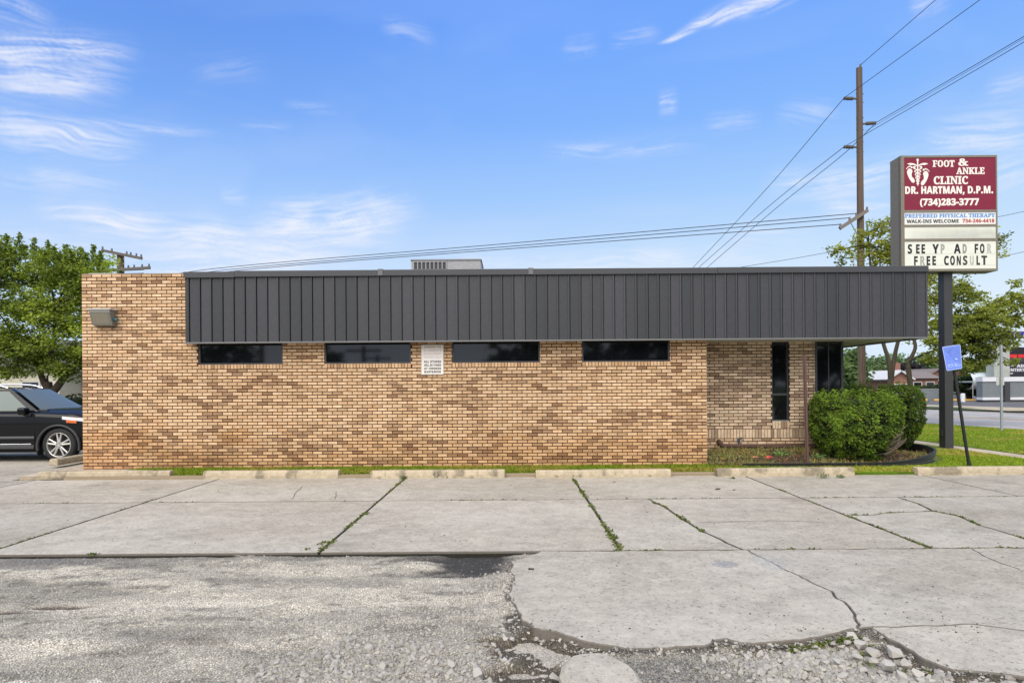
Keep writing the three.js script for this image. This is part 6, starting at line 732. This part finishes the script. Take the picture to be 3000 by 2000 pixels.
// ---------------------------------------------------------------- weeds in the joints, crumbs on the slabs
{
  const r = rng(33), l = [], lo = rgb(0.04, 0.055, 0.012), hi = rgb(0.17, 0.20, 0.05), clump = (x, z, w, n, s, y = 0) => { for (let i = 0; i < n; i++) { const a = r() * 6.28, d = Math.sqrt(r()) * w; l.push([x + Math.cos(a) * d, y - 0.005 + r() * s * 0.5, z + Math.sin(a) * d, s * lerp(0.6, 1.2, r()), lo.clone().lerp(hi, r())]); } };
  const line = (pts, dens, w, s, thr = 0.45) => { for (let i = 0; i < pts.length - 1; i++) { const [ax, az] = pts[i], [bx, bz] = pts[i + 1], L = Math.hypot(bx - ax, bz - az), n = Math.round(L * dens); for (let k = 0; k < n; k++) { const t = r(), x = lerp(ax, bx, t), z = lerp(az, bz, t), q = fbm(x * 2.3 + 9, z * 2.3 + 2, 3); if (q > thr) clump(x, z, w * (0.5 + 2.2 * (q - thr) * 4), 3 + Math.round((q - thr) * 40), s); } } };
  line([[-1.985, Z3], [-1.985, Z1]], 26, 0.014, 0.026, 0.40); line([[1.1, Z3], [1.1, Z1]], 30, 0.016, 0.028, 0.40); line([[4.27, Z2 - 1.2], [4.27, Z1]], 24, 0.014, 0.024, 0.42); line([[-5.45, Z2 - 0.5], [-5.45, Z1]], 20, 0.012, 0.022, 0.42); line([[-9, Z2], [8, Z2]], 18, 0.012, 0.022, 0.48); line([[1, Z1], [6, Z1]], 16, 0.013, 0.024, 0.5); line([[7.5, Z3], [7.5, Z2]], 8, 0.01, 0.02, 0.5);
  line(P(1912, 1471, 1945, 1483, 1985, 1510, 2020, 1532, 2060, 1558), 30, 0.016, 0.026, 0.42); line(P(2500, 1509, 2560, 1508, 2590, 1503, 2735, 1497, 2810, 1512, 2870, 1538, 2930, 1555, 3010, 1580), 30, 0.016, 0.028, 0.42); line(P(2650, 1462, 2735, 1497), 16, 0.01, 0.02, 0.45);
  for (let i = 0; i < 60; i++) { const t = r(), [[x, z]] = P(lerp(2310, 2520, t), lerp(1889, 1852, t) + 6 + (r() - 0.5) * 8); clump(x, z, 0.02, 6, 0.024, -0.02); } for (const [px, py] of [[2556, 1880], [2567, 1896], [2530, 1900], [2545, 1934], [2715, 1950], [2650, 1950]]) { const [[x, z]] = P(px, py); clump(x, z, 0.025, 14, 0.022, -0.03); }
  for (const [px, py] of [[900, 1610], [940, 1595], [945, 1590], [1072, 1507], [1075, 1503], [262, 1622], [280, 1622]]) { const [[x, z]] = P(px, py); clump(x, z, 0.03, 20, 0.028); }
  tag(leaves(scene, 'joint_weeds', l, mLeaf2), 'small green weeds growing in the joints and cracks of the concrete', 'weeds', null, 'stuff');
  const cr = []; for (let i = 0; i < 420; i++) { const px = lerp(1500, 3000, r()), py = lerp(1625, 1870, r()), k = fbm(px * 0.004 + 2, py * 0.012, 3); if (r() > sm(0.4, 0.62, k)) continue; const g = G(px, py); if (!apronPolys.some((p) => inside(p, g.x, g.z))) continue; cr.push([g.x, g.z, lerp(0.003, 0.009, r() ** 2)]); }
  for (let i = 0; i < 160; i++) { const g = G(lerp(0, 3000, r()), lerp(1410, 1605, r())); cr.push([g.x, g.z, lerp(0.004, 0.01, r() ** 3)]); }
  const im = new THREE.InstancedMesh(stoneGeo(8), M([1, 1, 1], 0.95), cr.length), d = new THREE.Object3D(); cr.forEach(([x, z, s], i) => { d.position.set(x, 0.002 + s * 0.3, z); d.rotation.set(0, r() * 6, 0); d.scale.set(s * 1.4, s, s); d.updateMatrix(); im.setMatrixAt(i, d.matrix); const k = r() < 0.8 ? lerp(0.04, 0.16, r()) : 0.45; im.setColorAt(i, rgb(k, k * 0.93, k * 0.85)); }); im.name = numbered('crumbs'); scene.add(im); tag(im, 'dark grit and crumbs lying on the concrete slabs', 'grit', null, 'stuff');
  const hair = (px, w = 0.004) => { const pts = rough(P(...px), 0.015, 0.08).slice(0, -1), m = new MB(); const n = Math.ceil(pts.length); let q = P(...px), run = []; for (let i = 0; i < q.length - 1; i++) for (let k = 0; k < 8; k++) { const x = lerp(q[i][0], q[i + 1][0], k / 8), z = lerp(q[i][1], q[i + 1][1], k / 8); run.push([x + 0.03 * (fbm(x * 6, z * 6, 3) - 0.5), z + 0.05 * (fbm(x * 6 + 9, z * 6, 3) - 0.5)]); } for (let i = 0; i < run.length - 1; i++) { const [x0, z0] = run[i], [x1, z1] = run[i + 1], l = Math.hypot(x1 - x0, z1 - z0) || 1, nx = -(z1 - z0) / l * w, nz = (x1 - x0) / l * w; m.quad(V(x0 - nx, 0.004, z0 - nz), V(x0 + nx, 0.004, z0 + nz), V(x1 + nx, 0.004, z1 + nz), V(x1 - nx, 0.004, z1 - nz), null); } return m.geo(); };
  for (const q of [[886, 1424, 866, 1444, 852, 1466], [985, 1440, 980, 1466], [2040, 1532, 2130, 1528, 2260, 1526, 2440, 1530], [2850, 1608, 2880, 1628, 2930, 1648, 3000, 1672]]) add(lot, 'hairline_crack', hair(q), mDirt);
  // clods on the slab
  for (const [px, py, w, lab] of [[2102, 1434, 0.075, 'larger dark clod on the concrete in front of the clean wheel stop'], [2152, 1436, 0.05, 'smaller dark clod right of the larger one on the concrete'], [1800, 1412, 0.04, 'small dark clod on the concrete below the fourth window'], [1558, 1668, 0.05, 'dark twig like clod at the left of the big ragged slab']]) { const q = G(px, py), parts = []; for (let i = 0; i < 5; i++) { const g = stoneGeo(60 + i + px); g.scale(w * 0.25, w * 0.3, w * 0.25); g.translate((r() - 0.5) * w, w * 0.12, (r() - 0.5) * w * 0.5); parts.push(g); } const o = add(scene, 'dirt_clod', merge(parts), M([0.05, 0.04, 0.03], 1)); o.position.copy(q); tag(o, lab, 'clod'); }
  // stains worn into the slabs: dark patches of exposed grit, each a thin skin
  const stain = (px, py, rx, ry, k, lab) => { const c = G(px, py), e = G(px + rx, py), b = G(px, py + ry), s = []; for (let i = 0; i < 40; i++) { const a = i / 40 * 6.283, q = 0.75 + 0.5 * fbm(Math.cos(a) * 1.5 + px, Math.sin(a) * 1.5 + py, 3); s.push([c.x + Math.cos(a) * (e.x - c.x) * q, c.z + Math.sin(a) * (b.z - c.z) * q]); } const g = sheet(s, 0.0035), im2 = []; const n = 500; for (let i = 0; i < n; i++) { const a = r() * 6.283, d2 = Math.pow(r(), 0.6) * 1.15; im2.push([c.x + Math.cos(a) * (e.x - c.x) * d2, c.z + Math.sin(a) * (b.z - c.z) * d2]); } const m = new THREE.InstancedMesh(stoneGeo(9), M([k, k, k * 0.98], 1), n); im2.forEach(([x, z], i) => { d.position.set(x, 0.001, z); d.rotation.set(0, r() * 6, 0); const s2 = lerp(0.004, 0.011, r()); d.scale.set(s2, s2 * 0.25, s2); d.updateMatrix(); m.setMatrixAt(i, d.matrix); }); m.name = numbered('worn_patch'); scene.add(m); tag(m, lab, 'worn patch', null, 'stuff'); };
  stain(2122, 1652, 34, 9, 0.26, 'small oval patch of dark grit on the ragged apron'); stain(2250, 1645, 40, 22, 0.32, 'long patch of dark grit along the crack near the joint');
}
// ---------------------------------------------------------------- across the lot, seen only in the window glass
{
  const r = rng(70);
  for (const [x, z, h, w, lab] of [[-31.5, 58, 6.5, 4, 'tree across the lot mirrored in the left window'], [-20.5, 60, 5, 2.2, 'small tree across the lot mirrored in the second window'], [0.5, 58, 7, 3.6, 'tree across the lot mirrored in the third window'], [7.5, 58, 7, 4, 'tree across the lot mirrored at the left of the fourth window'], [14, 56, 7, 4, 'tree across the lot mirrored at the right of the fourth window'], [20, 57, 7, 4, 'tree across the lot mirrored left in the tall window'], [26, 56, 7, 4, 'tree across the lot mirrored in the tall window'], [33, 57, 7, 4.5, 'tree across the lot mirrored in the glass wall'], [40, 58, 7, 4.5, 'tree across the lot mirrored right in the glass wall']]) tree(lab, 'tree', [[V(x, 0, z), V(x, h * 0.7, z), 0.35, 0.15]], [{ c: V(x, h - 1, z), r: V(w, w * 1.1, w) }, { c: V(x + w * 0.6, h - 2.5, z), r: V(w * 0.6, w * 0.7, w * 0.6) }, { c: V(x - w * 0.6, h - 2.5, z), r: V(w * 0.6, w * 0.7, w * 0.6) }, { c: V(x, 2, z), r: V(w * 0.9, 1.8, w * 0.6) }], 1800, 0.7, rgb(0.02, 0.04, 0.01), rgb(0.10, 0.16, 0.035), Math.round(300 + x * 3), { spread: 0.9 });
  for (const [x, z, h, lab] of [[-19.8, 40, 9, 'thick pole mirrored in the left window'], [-12.6, 44, 5.2, 'pole with a crossarm mirrored in the second window'], [-14.6, 60, 5.2, 'farther pole with a crossarm mirrored in the second window']]) { const t = thing('utility_pole', lab, 'utility pole', V(x, 0, z)); add(t, 'pole', bar(V(0, 0, 0), V(0, h, 0), 0.2, 10, 0.16), mPole); add(t, 'crossarm', rbox(-1.5, 1.5, h - 0.5, h - 0.3, -0.08, 0.08, 0.02), mArm); }
}
scene.traverse((o) => { if (o.isMesh) { o.castShadow = true; o.receiveShadow = true; } });
camera.lookAt; renderer.render(scene, camera);
